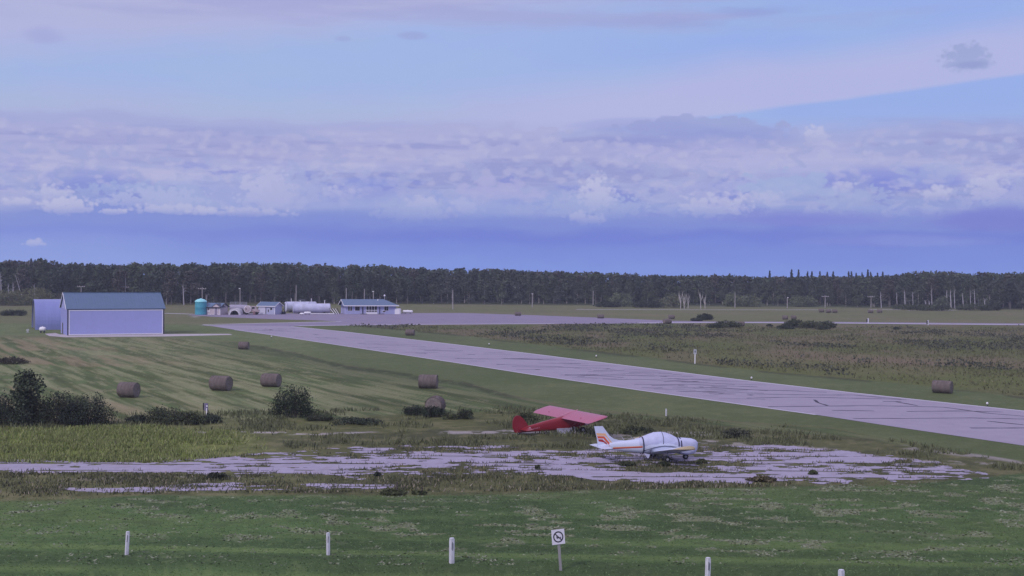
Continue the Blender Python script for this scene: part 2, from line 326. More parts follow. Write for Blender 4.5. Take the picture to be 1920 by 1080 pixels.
# ---------------------------------------------------------------- ground
PXL = dict(
 far_shoulder=([0, 545, 620, 700, 860, 1000, 1200, 1400, 1700, 1920, 3000], [606, 609, 609, 613, 629, 646, 669, 694, 721, 746, 880]),
 near_shoulder=([-900, 300, 440, 560, 640, 860, 960, 1100, 1400, 1560, 1700, 1920, 3000], [626, 632, 640, 662, 684, 714, 742, 768, 792, 802, 832, 866, 1010]),
)
def ground_colour(X, Y):
    px, py = project(X, Y)
    big = fbm(X/22, Y/22, 1, 4); mid = fbm(X/5, Y/5, 9, 4); fine = fbm(X/.9, Y/.9, 21, 4); vf = fbm(X/.35, Y/.35, 33, 3)
    C = np.zeros(X.shape+(3,))
    def put(wt, col):
        nonlocal C
        wt = np.clip(wt, 0, 1)[..., None]; C = C*(1-wt)+np.asarray(col)*wt
    def shade(f): 
        nonlocal C; C = C*f[..., None]
    put(np.ones_like(X), (.105, .108, .062))                                       # far meadow
    put(sstep(big, .45, .65)*.7, (.125, .115, .08)); put(sstep(mid, .5, .7)*.35, (.07, .085, .045))
    wob = (big-.5)*14+(mid-.5)*8
    # forest floor
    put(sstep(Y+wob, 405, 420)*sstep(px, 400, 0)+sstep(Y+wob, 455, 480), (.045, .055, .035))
    # right meadow beyond the runway
    yr = (py-600)
    R = sstep(py+wob*.15, 604, 610)*sstep(px, 560, 640)
    mead = fbm(X/9, Y/14, 41, 5)
    put(R, (.10, .105, .052))
    put(R*sstep(mead, .5, .62)*.8, (.135, .11, .085))
    put(R*sstep(mead, .47, .36)*.8, (.085, .105, .038))
    put(R*sstep(np.abs(py-622+wob*.5), 12, 4)*sstep(px, 1500, 1750)*.5, (.15, .12, .1))
    put(R*sstep(np.abs(py-(667+(px-1500)*.04)+wob*.6), 13, 4)*sstep(px, 1300, 1500)*.7, (.16, .122, .10))
    put(R*sstep(np.abs(py-(690+(px-1500)*.07)+wob*.6), 24, 8)*sstep(px, 1100, 1400)*.55, (.105, .12, .042))
    put(R*sstep(fine, .55, .75)*.4, (.06, .065, .035)); put(R*sstep(vf, .6, .8)*.3, (.16, .15, .09))
    # hay field, left of the shoulder
    ns = np.interp(px, *PXL['near_shoulder']); fs = np.interp(px, *PXL['far_shoulder'])
    hay = sstep(py-ns+(mid-.5)*6, 0, 3)*sstep(py, 628, 634)
    d = np.array([17.6, -31.2]); d /= np.linalg.norm(d)
    uu = X*d[0]+Y*d[1]; vv = X*-d[1]+Y*d[0]
    r1 = fbm(vv/1.9, uu/38, 51, 4); r2 = fbm(vv/5.2+3, uu/45, 57, 3); r3 = fbm(vv/.7, uu/9, 61, 3)
    put(hay, (.085, .118, .052))
    put(hay*sstep(r2, .5, .66)*.35*sstep(px, 760, 420), (.125, .135, .078)); put(hay*sstep(r1, .54, .68)*.5*(.4+.6*sstep(px, 700, 400)), (.14, .162, .10)); put(hay*sstep(r1, .46, .34)*.8, (.06, .075, .03))
    put(hay*sstep(r3, .55, .75)*.45, (.18, .175, .11)); put(hay*sstep(r3, .42, .25)*.4, (.05, .06, .03))
    r4 = fbm(vv/.9, uu/14, 67, 3); r5 = fbm(vv/.45, uu/3.5, 69, 3)
    put(hay*sstep(r4, .54, .64)*.55, (.20, .20, .13)); put(hay*sstep(r4, .45, .36)*.55, (.05, .065, .03)); put(hay*sstep(r5, .58, .7)*.4, (.22, .21, .15))
    put(hay*sstep(big, .50, .62)*sstep(px, 500, 100)*sstep(r4, .4, .55)*.5, (.18, .125, .10))
    put(hay*sstep(px, 300, 520)*sstep(py, 700, 650)*.5, (.065, .078, .036))
    dl = py-ns-4+(mid-.5)*9; put(sstep(np.abs(dl), 7, 2)*sstep(px, 420, 480)*sstep(px, 1010, 940)*sstep(fine, .30, .5)*.85, (.038, .042, .028)); put(hay*sstep(py-ns, 40, 6)*sstep(px, 300, 480)*.45, (.055, .072, .034))
    # weedy middle band
    top = np.interp(px, [0, 300, 480, 700, 950, 1150, 1400, 1650, 1920], [792, 788, 790, 780, 770, 782, 800, 826, 862])
    W = sstep(py-top+(mid-.5)*16, 0, 6)
    put(W, (.088, .092, .048)); put(W*sstep(mid, .5, .62)*.7, (.058, .062, .034)); put(W*sstep(big, .5, .62)*.4, (.11, .12, .05))
    put(W*sstep(fine, .55, .7)*.5, (.15, .14, .09)); put(W*sstep(fine, .42, .28)*.5, (.045, .05, .03))
    # bright tall grass at left
    T = sstep(px+(mid-.5)*260, 560, 260)*sstep(py+(mid-.5)*12, 800, 818)*sstep(py, 872, 862)
    put(T, (.135, .165, .05)); put(T*sstep(big, .45, .6)*.55, (.10, .125, .05)); put(T*sstep(fine, .5, .7)*.4, (.17, .175, .06)); put(T*sstep(fine, .42, .3)*.4, (.08, .10, .03))
    # gravelly streaks
    for pts, hw, amt in (((830, 812, 1330, 812), 5, .8), ((1130, 818, 1560, 842), 6, .6), ((1600, 796, 1920, 852), 10, .8), ((360, 812, 700, 812), 2.2, .8), ((1700, 838, 1920, 866), 5, .6), ((150, 897, 460, 893), 4, .5), ((1560, 852, 1900, 872), 4, .5)):
        x1, y1, x2, y2 = pts; yy = y1+(px-x1)*(y2-y1)/(x2-x1)
        k = sstep(np.abs(py-yy+(mid-.5)*10), hw, hw*.4)*sstep(px, x1-20, x1+20)*sstep(px, x2+20, x2-20)
        put(k*amt*sstep(fine+(mid-.5)*.3, .42, .50), (.31, .28, .345))
    # front lawn
    lt = np.interp(px, [0, 300, 740, 1000, 1400, 1700, 1850, 1920], [936, 928, 926, 922, 912, 908, 894, 884])
    Lw = sstep(py-lt+(mid-.5)*8, 0, 6)
    put(Lw, (.066, .110, .045)); put(Lw*sstep(py-lt, 26, 0)*.45, (.10, .115, .055))
    lw1 = fbm(X/14+2, Y/5, 71, 4); put(Lw*sstep(lw1, .47, .38)*.75, (.042, .074, .032)); put(Lw*sstep(lw1, .54, .66)*.5, (.080, .118, .047))
    mow = fbm((Y*.98+X*.05)/1.5, X/60, 81, 3); put(Lw*sstep(py, 985, 1030)*sstep(mow, .50, .60)*.75, (.098, .148, .058)); put(Lw*sstep(py, 990, 1050)*sstep(mow, .45, .36)*.6, (.040, .064, .030))
    put(Lw*sstep(mid, .55, .68)*.35, (.045, .062, .032))
    clip = fbm(X/1.3, Y/.8, 91, 4)
    band = (.35+.65*sstep(fbm(X/18, Y/4.5, 95, 3), .42, .58))*sstep(py, 1062, 1020)
    put(Lw*sstep(clip, .56, .65)*band*(.55+.45*sstep(px, 500, 800))*.85, (.165, .182, .125)); put(Lw*sstep(clip, .37, .28)*.4, (.040, .06, .03))
    put(Lw*sstep(vf, .6, .8)*.25, (.13, .16, .075))
    # mown shoulders either side of the runway
    A = sstep(fs-py+(mid-.5)*3, 1.5, -.5)*sstep(py-ns+(mid-.5)*4, .5, -1.5)*sstep(py, 598, 602)
    put(A, (.088, .112, .055)); put(A*sstep(fbm(X/7, Y/7, 101, 4), .5, .65)*.55, (.115, .135, .072)); put(A*sstep(fine, .5, .8)*.3, (.14, .15, .09))
    put(A*sstep(big, .46, .36)*.35, (.065, .088, .040))
    e = np.abs(py-fs-(mid-.5)*3); put(sstep(e, 2.6, .6)*sstep(px, 640, 700)*sstep(mid, .40, .5)*.7, (.042, .045, .028))
    # gravel yard round the far buildings
    C[..., 2] *= .8; shade(1.18+.25*vf)
    shade(1-.16*R)
    shade(.93+.14*fine)
    return C
def ground():
    Ds = []; D = 16.0
    while D < 700:
        Ds.append(D); D += max(.14, min(D*D/(F*H0)*1.25, D*.010+.05) if D > 55 else D*.02)
    while D < 14000: Ds.append(D); D *= 1.12
    Ds = np.array(Ds); xs = np.concatenate([np.linspace(-1.6, -.56, 90)[:-1], np.linspace(-.56, .56, 1160), np.linspace(.56, 1.6, 90)[1:]])
    near = np.array([-60.0, -20.0, 0.0, 8.0]); DD = np.concatenate([near, Ds]); half = np.maximum(DD, 30.0)
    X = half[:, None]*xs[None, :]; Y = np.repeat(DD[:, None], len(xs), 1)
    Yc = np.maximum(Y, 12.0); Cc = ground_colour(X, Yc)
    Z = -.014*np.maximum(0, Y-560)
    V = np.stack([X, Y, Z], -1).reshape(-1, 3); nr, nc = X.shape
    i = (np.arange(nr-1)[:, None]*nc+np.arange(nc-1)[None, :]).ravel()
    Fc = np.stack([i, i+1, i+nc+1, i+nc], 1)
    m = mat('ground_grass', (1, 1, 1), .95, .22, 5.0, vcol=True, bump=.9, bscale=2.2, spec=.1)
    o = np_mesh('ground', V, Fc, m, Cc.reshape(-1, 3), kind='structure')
    print('ground verts', len(V))
ground()
# ---------------------------------------------------------------- pavements
asph = mat('asphalt_lavender_grey', (.32, .285, .355), .9, .07, .6, bump=.15, bscale=30, spec=.2, dirt=(.29, .255, .32))
crackm = mat('crack_tar', (.05, .042, .065), .9, .2, 3)
edgem = mat('pale_halo_and_gravel', (.52, .49, .56), .95, .15, 4)  # for gravel tracks, and for the bright halo painted along the runway
concr = mat('pale_concrete', (.46, .41, .43), .9, .1, 1.5, dirt=(.34, .3, .3))
def poly_obj(name, pts, m, z, extra=None, mats=None):
    b = MB(); P = [G(x, y) for x, y in pts]; b.add([(p.x, p.y, z) for p in P], [tuple(range(len(P)))])
    if extra: extra(b)
    return b.build(name, mats or m, kind='structure')
def ribbon(b, pts, wd, z, mi, jit=0.0, step=1.2):
    W = [G(x, y) for x, y in pts]; L_ = []
    for a, c_ in zip(W, W[1:]):
        n = max(1, int((c_-a).length/step)); L_ += [a.lerp(c_, k/n) for k in range(n)]
    L_.append(W[-1]); L_ = [Vector((p.x+random.uniform(-jit, jit), p.y+random.uniform(-jit, jit), 0)) for p in L_]
    vs = []
    for k, p in enumerate(L_):
        t = (L_[min(k+1, len(L_)-1)]-L_[max(k-1, 0)]).normalized(); n = Vector((-t.y, t.x, 0)); q = wd*(.6+.8*random.random() if jit else 1)/2
        vs += [(p.x+n.x*q, p.y+n.y*q, z), (p.x-n.x*q, p.y-n.y*q, z)]
    b.add(vs, [(2*k, 2*k+1, 2*k+3, 2*k+2) for k in range(len(L_)-1)], mi)
NEAR = [(372, 609.5), (400, 612), (440, 618.5), (500, 627), (600, 642), (700, 657), (860, 681), (1000, 703), (1200, 732), (1400, 760), (1530, 778), (1700, 804), (1920, 836), (2500, 923)]
FAR = [(545, 612), (640, 621.5), (700, 628.5), (860, 647), (1000, 664), (1200, 689), (1400, 714), (1600, 737), (1750, 753), (1920, 771), (2500, 838)]
def rw_extra(b):
    ribbon(b, FAR, .5, .026, 2); ribbon(b, NEAR[2:11], .4, .026, 2)  # bright sharpening halo on both runway margins, painted as pale ribbons
    L = [[(1400, 731), (1480, 733), (1550, 736)], [(1400, 739), (1530, 741), (1600, 741), (1690, 749)], [(1400, 747), (1500, 745), (1650, 748), (1700, 750)],
         [(1440, 763), (1550, 762), (1630, 761), (1720, 762.5), (1770, 764), (1850, 775), (1920, 781)], [(1527, 750), (1535, 756), (1552, 761)],
         [(1600, 785), (1700, 785), (1820, 784), (1910, 786), (2000, 788)], [(1820, 803), (1920, 803), (2100, 800)], [(1850, 790), (1920, 797)], [(1655, 753), (1690, 753)], [(1050, 703.5), (1160, 704), (1300, 706)], [(1130, 711), (1250, 713), (1330, 718)], [(1190, 721), (1300, 721.5), (1420, 726)], [(1260, 728), (1340, 727), (1440, 733)], [(960, 688), (1060, 689), (1140, 691)], [(880, 673), (960, 673.5), (1030, 675)], [(1180, 699), (1260, 700)], [(1560, 770), (1640, 771)], [(1700, 772), (1800, 771), (1880, 773)], [(700, 645), (790, 647)], [(1010, 681), (1090, 682)], [(1680, 754), (1720, 761)]]
    for l in L: ribbon(b, l, .30, .03, 1, .05, .8)
    r = random.Random(5)
    for k in range(95):
        t = r.random()**.8; x = 430+t*950; yf = np.interp(x, *zip(*FAR)) if x > 560 else 612; yn = np.interp(x, *zip(*NEAR))
        y = yf+(yn-yf)*r.uniform(.12, .92); ln = r.uniform(25, 130)*(.4+.6*t); sl = r.uniform(-.01, .06)
        p = [(x+ln*q, y+ln*q*sl+r.uniform(-.4, .4)) for q in (0, .25, .5, .75, 1)]
        if y+ln*sl < np.interp(x+ln, *zip(*FAR))+1.5: continue
        ribbon(b, p, r.choice((.14, .18, .3)), .03, 1, .05, 1.5)
    for k in range(16):
        x = r.uniform(480, 1500); yf = np.interp(x, *zip(*FAR)) if x > 560 else 612; yn = np.interp(x, *zip(*NEAR)); y = yf+(yn-yf)*r.uniform(.2, .85)
        ribbon(b, [(x, y), (x+r.uniform(5, 14), y+r.uniform(.2, 1))], r.uniform(.3, .6), .03, 1, .1, .5)
poly_obj('runway', NEAR+FAR[::-1], asph, .022, rw_extra, [asph, crackm, edgem])
APR = [(350, 591), (383, 588), (520, 587.5), (870, 587), (1000, 591), (1130, 596), (1260, 601.5), (1340, 603), (1560, 603.5), (1720, 605), (1920, 606.5), (2300, 608), (2300, 613), (1920, 610), (1720, 608.2), (1560, 606.5), (1340, 605.5), (1200, 606.5), (1040, 607.5), (820, 608.8), (640, 610.5), (545, 611.6),
       (500, 614), (390, 610), (440, 608), (560, 605), (640, 603), (600, 601), (500, 598), (400, 594)]
def apr_extra(b):
    ribbon(b, [(1200, 605.6), (1340, 604.8), (1560, 605.6), (1720, 607.2), (1920, 608.8), (2300, 611)], 2.6, .018, 1)
    ribbon(b, [(1040, 606.9), (820, 608.1), (640, 609.8), (560, 611)], 1.5, .018, 1)
    ribbon(b, [(380, 608.6), (440, 607.4), (560, 604.6), (640, 603)], 1.5, .018, 1)
poly_obj('taxiway_apron', APR, asph, .014, apr_extra, [mat('old_apron_asphalt', (.24, .205, .28), .9, .08, .4, dirt=(.21, .18, .245)), edgem])
poly_obj('hangar_apron', [(84, 626), (104, 624.5), (112, 627), (430, 626), (436, 628), (306, 631), (124, 632.5), (92, 630)], concr, .016)
b_ = MB()
for pts in ([(1080, 580.4), (1360, 581), (1566, 581)], [(1700, 582), (1800, 581.5)], [(1630, 580.5), (1690, 581)], [(300, 587.2), (362, 589)], [(360, 594.5), (372, 594)]):
    ribbon(b_, pts, 2.0, .02, 0)
b_.build('gravel_track', edgem, kind='structure')
# broken, weed-grown apron in front: real paving cells with ragged gaps
def broken_paving():
    outl = [G(*p) for p in [(-60, 862), (120, 863), (350, 861), (450, 852), (560, 845), (750, 837), (900, 838), (1100, 845), (1330, 838), (1480, 838), (1600, 848), (1700, 862), (1790, 876), (1835, 893), (1820, 898), (1700, 900), (1500, 905), (1250, 905), (1130, 901), (1000, 888), (850, 890), (700, 893), (560, 898), (400, 889), (200, 886), (-60, 884)]]
    strip = [G(*p) for p in [(90, 918), (160, 922), (400, 923), (620, 919), (760, 914), (760, 908), (600, 906), (430, 903), (300, 912), (140, 916)]]
    allp = [(p.x, p.y) for p in outl]; st = [(p.x, p.y) for p in strip]
    x0, x1 = min(p[0] for p in allp+st), max(p[0] for p in allp+st); y0, y1 = min(p[1] for p in allp+st), max(p[1] for p in allp+st)
    cs = .13; xs = np.arange(x0-1, x1+1, cs); ys = np.arange(y0-1, y1+1, cs); X, Y = np.meshgrid(xs, ys)
    wx = (fbm(X/1.6, Y/1.6, 201, 3)-.5)*3.2; wy = (fbm(X/1.6, Y/1.6, 207, 3)-.5)*3.2
    ins = inpoly(X+wx, Y+wy, allp) | (inpoly(X+wx, Y+wy*.5, st))
    px, py = project(X, Y)
    n1 = fbm(X/4.6, Y/1.25, 211, 5); n2 = fbm(X/1.0, Y/.5, 217, 4); n3 = fbm(X/11, Y/4, 223, 3)
    thr = .60+.0*X
    dens = np.interp(px, [0, 300, 460, 620, 900, 1100, 1330, 1500, 1700, 1850], [.66, .60, .555, .565, .55, .55, .56, .60, .575, .52])
    keep = ins & (n1*.50+n2*.38+n3*.12 < dens-.022)
    # long joints between slabs, grown over
    ang = .06; jv = Y*math.cos(ang)-X*math.sin(ang)+(n3-.5)*1.5
    j = np.abs(((jv/3.1) % 1)-.5)*3.1
    keep &= ~((j < .16) & (n2 > .40))
    i, k = np.nonzero(keep); N = len(i); print('paving cells', N)
    vid = np.arange(N)*4; xx = xs[k]; yy = ys[i]
    V = np.stack([np.stack([xx, yy, 0*xx+.02], -1), np.stack([xx+cs, yy, 0*xx+.02], -1), np.stack([xx+cs, yy+cs, 0*xx+.02], -1), np.stack([xx, yy+cs, 0*xx+.02], -1)], 1).reshape(-1, 3)
    Fc = np.stack([vid, vid+1, vid+2, vid+3], 1)
    np_mesh('broken_paving', V, Fc, mat('cracked_paving', (.34, .305, .39), .92, .14, 1.2, dirt=(.28, .25, .29)), kind='structure')
    return X, Y, ins, keep, xs, ys, cs
PV = broken_paving()
# ---------------------------------------------------------------- foliage primitives
def leaf_quads(P, size, flat=.5, seed=0, aspect=.8, tri=False):
    """a bent leaf clump quad at each point"""
    r = np.random.default_rng(seed); n = len(P); s = size if np.ndim(size) else np.full(n, size)
    a = r.normal(size=(n, 3)); a /= np.linalg.norm(a, axis=1)[:, None]
    b = r.normal(size=(n, 3)); b[:, 2] *= flat; b -= (a*b).sum(1)[:, None]*a; b /= np.linalg.norm(b, axis=1)[:, None]
    a *= (s*.5)[:, None]; b *= (s*.5*aspect)[:, None]
    V = np.stack([P-a, P-b*.9, P+a, P+b*1.1], 1).reshape(-1, 3); i = np.arange(n)*4
    return V, np.stack([i, i+1, i+2, i+3], 1)
leafm = mat('leaves', (1, 1, 1), .75, .15, 1.5, vcol=True, spec=.15)
def crown_pts(r, n, blobs):
    """points spread in ellipsoids (cx,cy,cz,rx,ry,rz), denser to the outside; with a per-blob tone"""
    vol = np.array([b[3]*b[4]*b[5] for b in blobs])**.67; pick = r.choice(len(blobs), n, p=vol/vol.sum()); B = np.array(blobs)[pick]
    d = r.normal(size=(n, 3)); d /= np.linalg.norm(d, axis=1)[:, None]; rad = r.random(n)**.42
    tone = r.uniform(.62, 1.4, len(blobs))[pick]
    return B[:, :3]+d*rad[:, None]*B[:, 3:6]*(1+.22*r.normal(size=(n, 1))*(r.random((n, 1)) < .25)), tone
barkp = mat('pale_bark', (.36, .32, .31), .9, .25, 4); barkd = mat('dark_bark', (.09, .075, .07), .9, .25, 4)
def tree_proto(name, seed, h, cb, cw, col, n=620, ls=.75, bark=None, dead=0.0, conic=False):
    """crown from height cb to h, half-width cw"""
    r = np.random.default_rng(seed); root = empty(name, (0, 0, 0))
    if conic:
        P = []; T = []
        z = r.random(n)**1.3; zz = cb+(h-cb)*z; lay = np.sin(zz*5.5)*.12
        rr = cw*(1-z)**.85*(r.random(n)**.45)*(1+lay); an = r.random(n)*2*PI
        P = np.stack([rr*np.cos(an), rr*np.sin(an), zz-rr*.25], 1); tone = r.uniform(.7, 1.3, n)
    else:
        nb = r.integers(9, 14); blobs = []
        for k in range(nb):
            t = (k+.5)/nb; z = cb+(h-cb)*(t*.86+.06); wv = cw*math.sin(PI*min(1, .22+t*.72))**.7; an = r.random()*2*PI; q = wv*.62*r.random()**.5
            br = cw*r.uniform(.40, .62); blobs.append((q*math.cos(an), q*math.sin(an), z, br, br, min(br*r.uniform(.75, 1.1), (h-z)+.25)))
        P, tone = crown_pts(r, n, blobs)
    V, Fc = leaf_quads(P, ls*r.uniform(.6, 1.3, len(P)), .6, seed)
    c3 = np.array(col)[None]*(tone*r.uniform(.8, 1.25, len(P)))[:, None]
    np_mesh('crown', V, Fc, leafm, np.repeat(c3, 4, 0), root)
    b = MB(); n_ = 6; lean = r.normal(size=2)*.018*h
    pts = [Vector((lean[0]*t*t+r.normal()*.04, lean[1]*t*t+r.normal()*.04, h*.93*t)) for t in np.linspace(0, 1, 6)]
    R0 = .013*h+.03
    for k in range(5): b.tube(pts[k], pts[k+1], R0*(1-.17*k), R0*(1-.17*(k+1)), n_, k == 0)
    for k in range(7):
        t = r.uniform(.38, .85); p = pts[0].lerp(pts[-1], t) if not lean.any() else Vector((lean[0]*t*t, lean[1]*t*t, h*.93*t)); an = r.random()*2*PI; ln = cw*r.uniform(.5, .95)*(1-.3*t)
        b.tube(p, p+Vector((math.cos(an)*ln, math.sin(an)*ln, ln*.65)), R0*.3, R0*.08, 4, False)
    b.build('trunk', bark or barkp, root)
    return root
GA = [(.072, .068, .058), (.052, .070, .042), (.046, .062, .042), (.060, .078, .044), (.050, .062, .048), (.066, .078, .050)]
greybark = mat('grey_bark', (.15, .135, .14), .9, .3, 2)
aspens = [tree_proto('aspen_tree', 100+k, 14, (3.6, 4.8, 3.0, 4.2, 3.8)[k], (3.5, 3.2, 3.8, 3.3, 3.6)[k], GA[k], 1300, .8, greybark) for k in range(5)]
bushy = [tree_proto('bushy_tree', 140+k, 11, (1.0, .7, 1.4)[k], (3.1, 3.5, 2.8)[k], ((.066, .080, .050), (.062, .068, .056), (.075, .09, .05))[k], 800, .72) for k in range(3)]
spruces = [tree_proto('spruce_tree', 160+k, 15, 1.2, (1.9, 1.6)[k], (.030, .040, .034), 620, .62, barkd, conic=True) for k in range(2)]
PROTOS = aspens+bushy+spruces
TOPX = [-400, 0, 60, 75, 150, 240, 400, 560, 700, 760, 850, 900, 960, 1050, 1150, 1250, 1350, 1440, 1600, 1650, 1700, 1740, 1800, 1850, 1920, 2400]
TOPY = [486, 487, 490, 487, 494, 492, 491, 493, 497, 500, 500, 503, 505, 508, 512, 514, 515, 517, 519, 515, 510, 507, 510, 507, 508, 506]
def top_h(px, D): return H0+(hor(px)-np.interp(px, TOPX, TOPY))*D/F
def edge_D(px): return float(np.interp(px, [-400, 0, 350, 800, 1000, 1250, 1500, 1650, 1920, 2400], [430, 425, 432, 470, 478, 480, 490, 476, 462, 460]))
ZONES = [(110, 'at the far left edge', 'left of the arched shed'), (300, 'behind the white hangar', 'behind the hangar'), (430, 'behind the teal tank and beige shed', 'behind the beige shed'),
         (540, 'behind the small blue roofed shed', 'behind the blue roofed shed'), (625, 'behind the big white fuel tanks', 'behind the white tanks'), (750, 'behind the low terminal building', 'behind the terminal'),
         (900, 'behind the tall lone pole', 'round the lone pole'), (1080, 'around the second lone pole', 'before the second pole'), (1240, 'left of the bleached dead trees', 'left of the dead trees'),
         (1420, 'right of the bleached dead trees', 'right of the dead trees'), (1640, 'under the pointed skyline spruces', 'under the skyline spruces'), (1800, 'above the white trunks at right', 'in the tall right stand'), (9999, 'at the far right end of the forest', 'at the far right end')]
def zone(px):
    for k, (lim, a, b) in enumerate(ZONES):
        if px < lim: return a, b
used = set()
def place_tree(proto, px, D, h, ph, label, cat, group, rz=None, wid=1.0):
    if proto not in used: used.add(proto); o = proto
    else: o = copy_tree(proto)
    o.location = GD(px, D); s = h/ph; o.scale = (s*wid, s*wid, s); o.rotation_euler = (0, 0, random.random()*6.28 if rz is None else rz)
    tag(o, label, cat, group); return o
# front row and second row, every tree its own object
cnt = 0; px = -30.0; rows = [(0, 5.6, .86), (9, 6.2, .95), (19, 7.4, 1.0)]
for ri, (dd, sp, hf) in enumerate(rows):
    px = -34.0+ri*6
    while px < 1960:
        D = edge_D(px)+dd+random.uniform(-3, 3); z, zg = zone(px)
        bush = 800 < px < 1640 or (px > 600 and random.random() < .5)
        hmax = top_h(px, D)
        if ri == 0 and bush:
            pr = random.choice(bushy); h = hmax*random.uniform(.5, .78); ph = 11; lab = 'bushy grey tree, '+('front', 'second', 'rear')[ri]+' row, '+z; cat = 'tree'; g = ('front', 'second', 'rear')[ri]+' row bushy trees '+zg
        elif ri == 1 and bush and random.random() < .5:
            pr = random.choice(bushy); h = hmax*random.uniform(.75, .93); ph = 11; lab = 'bushy grey tree, '+('front', 'second', 'rear')[ri]+' row, '+z; cat = 'tree'; g = ('front', 'second', 'rear')[ri]+' row bushy trees '+zg
        else:
            pr = random.choice(aspens); h = hmax*hf*random.uniform(.86, 1.0); ph = 14; lab = 'slim dark green aspen in the '+('front', 'second', 'rear')[ri]+' row '+z; cat = 'tree'; g = ('front', 'second', 'rear')[ri]+' row aspens '+zg
        place_tree(pr, px, D, h, ph, lab, cat, g, wid=random.uniform(.95, 1.25)); cnt += 1
        px += sp/D*F*random.uniform(.7, 1.25)
print('front trees', cnt)
# spruces breaking the skyline at right
SPR = [(1443, 511), (1484, 508), (1497, 509), (1514, 512), (1522, 512), (1537, 512), (1551, 513), (1562, 512), (1591, 512), (1596, 512), (1605, 515), (1616, 514), (1627, 509), (1632, 513), (1645, 515), (280//4.8, 488), (1655, 513)]
for k, (x, y) in enumerate(SPR):
    D = edge_D(x)+34+random.uniform(-2, 4); h = H0+(hor(x)-y+3)*D/F
    lab = ('single small pointed spruce on the skyline left of all the others', 'tall pointed spruce, first of the skyline group at right') [k] if k < 2 else ('tallest pointed spruce of the skyline row' if k == 12 else 'lone pointed spruce top above the forest at far left' if k == 15 else 'dark pointed spruce in the row breaking the skyline')
    place_tree(spruces[k % 2], x, D, h, 15, lab, 'spruce', 'spruces breaking the skyline' if k in range(2, 17) and k not in (12, 15) else None, wid=1.25)
# the rest of the wood: one mass of far crowns
def wood_mass():
    r = np.random.default_rng(77); Vs = []; Fs = []; Cs = []; off = 0
    for dd, sp in ((27, 5), (36, 5.5), (50, 6.5), (75, 8)):
        px = -600.0
        while px < 2520:
            if dd < 30 or True:
                D = edge_D(px)+dd+r.uniform(-3, 3); h = top_h(px, D)*r.uniform(.92, 1.01)*(.975+.04*math.sin(px*.021)*math.sin(px*.0083+1)); n = 480
                c0 = GD(px, D); bl = []
                for k in range(7):
                    t = k/6; bl.append((c0.x+r.normal()*1.3, c0.y+r.normal()*1.3, h*(.10+.82*t), 2.7, 2.0, min(1.6, h*(.9-.82*t)+.3)))
                P, tone = crown_pts(r, n, bl); V, Fc = leaf_quads(P, 1.15*r.uniform(.6, 1.3, n), .6, int(r.integers(1e6)))
                col = np.array(GA[r.integers(6)])[None]*(tone*r.uniform(.75, 1.2, n))[:, None]
                Vs.append(V); Fs.append(Fc+off); Cs.append(np.repeat(col, 4, 0)); off += len(V)
            px += sp/D*F*r.uniform(.7, 1.2)
    np_mesh('far_wood', np.concatenate(Vs), np.concatenate(Fs), leafm, np.concatenate(Cs), label='dense dark wood filling in behind the rows of trees', cat='wood', kind='stuff')
wood_mass()
# bleached dead trees and single pale trunks
def dead_tree(px, py, ytop, label, group=None, spread=.5, seed=0):
    r = random.Random(seed); p = G(px, py); D = p.y; h = H0+(hor(px)-ytop)*D/F
    root = empty('dead_tree', p, label=label, cat='dead tree', group=group); b = MB()
    b.tube((0, 0, 0), (r.uniform(-.2, .2), 0, h*.5), .16, .11, 6); b.build('trunk', MATS.get('bleached_wood') or mat('bleached_wood', (.42, .39, .38), .9, .2, 3), root)
    for k in range(7):
        z = h*r.uniform(.2, .55); an = r.uniform(0, 6.28); e = Vector((math.cos(an)*spread*h*.3, math.sin(an)*spread*h*.3, h*r.uniform(.3, .5)))
        b2 = MB(); s = Vector((0, 0, z)); b2.tube(s, s+e*.6, .09, .06, 5); b2.tube(s+e*.6, s+e+Vector((0, 0, .4)), .06, .02, 5); b2.build('branch', MATS['bleached_wood'], root)
for k, (x, yt) in enumerate(((1276, 547), (1283, 545), (1290, 550), (1314, 545), (1322, 552))):
    dead_tree(x, 578.5, yt, ('bleached leafless tree, leftmost of the dead group', 'bleached leafless tree beside the leftmost dead one', 'short bleached tree in the middle of the dead group', 'bleached leafless tree, taller of the right hand pair', 'bleached leafless tree at the right end of the dead group')[k], 'bleached dead trees at the forest edge', seed=k)
TR = [(1748, 540), (1777, 540), (1784, 541), (1791, 541), (1807, 545), (1821, 540), (1829, 541), (1698, 546), (1683, 545), (1653, 545), (1713, 548), (1848, 555), (1744, 562), (1737, 562), (3, 512), (46, 513), (17, 530), (26, 530), (66, 528), (345, 530), (388, 552)]
TRB = [576, 577, 577, 577, 577, 577, 577, 576, 576, 576, 574, 577, 578, 578, 560, 560, 556, 556, 560, 566, 572]
for k, (x, yt) in enumerate(TR):
    D = edge_D(x)-5; z = H0+(hor(x)-yt-((k*5) % 7))*D/F+.3; b = MB(); c0 = GD(x, D); dx_ = (1.9 if k == 15 else .25)
    q_ = .09+.07*((k*7) % 5)/4; b.tube((0, 0, 0), (-dx_, 0, z*.6), q_*1.2, q_, 6); b.tube((-dx_, 0, z*.6), (-dx_*1.6, .1, z), q_, .04, 6)
    for q in range(3):
        zz = z*(.6+.12*q); b.tube((-dx_, 0, zz), (-dx_+random.uniform(-1.2, 1.2), .2, zz+.9), .05, .015, 4)
    b.build('bare_trunk', mat('white_trunk_bark', (.40, .38, .42), .85, .3, 2, stretch=(1, 1, .4)), loc=c0)
    o = COL.objects[-1] if False else bpy.context.scene.objects[-1]
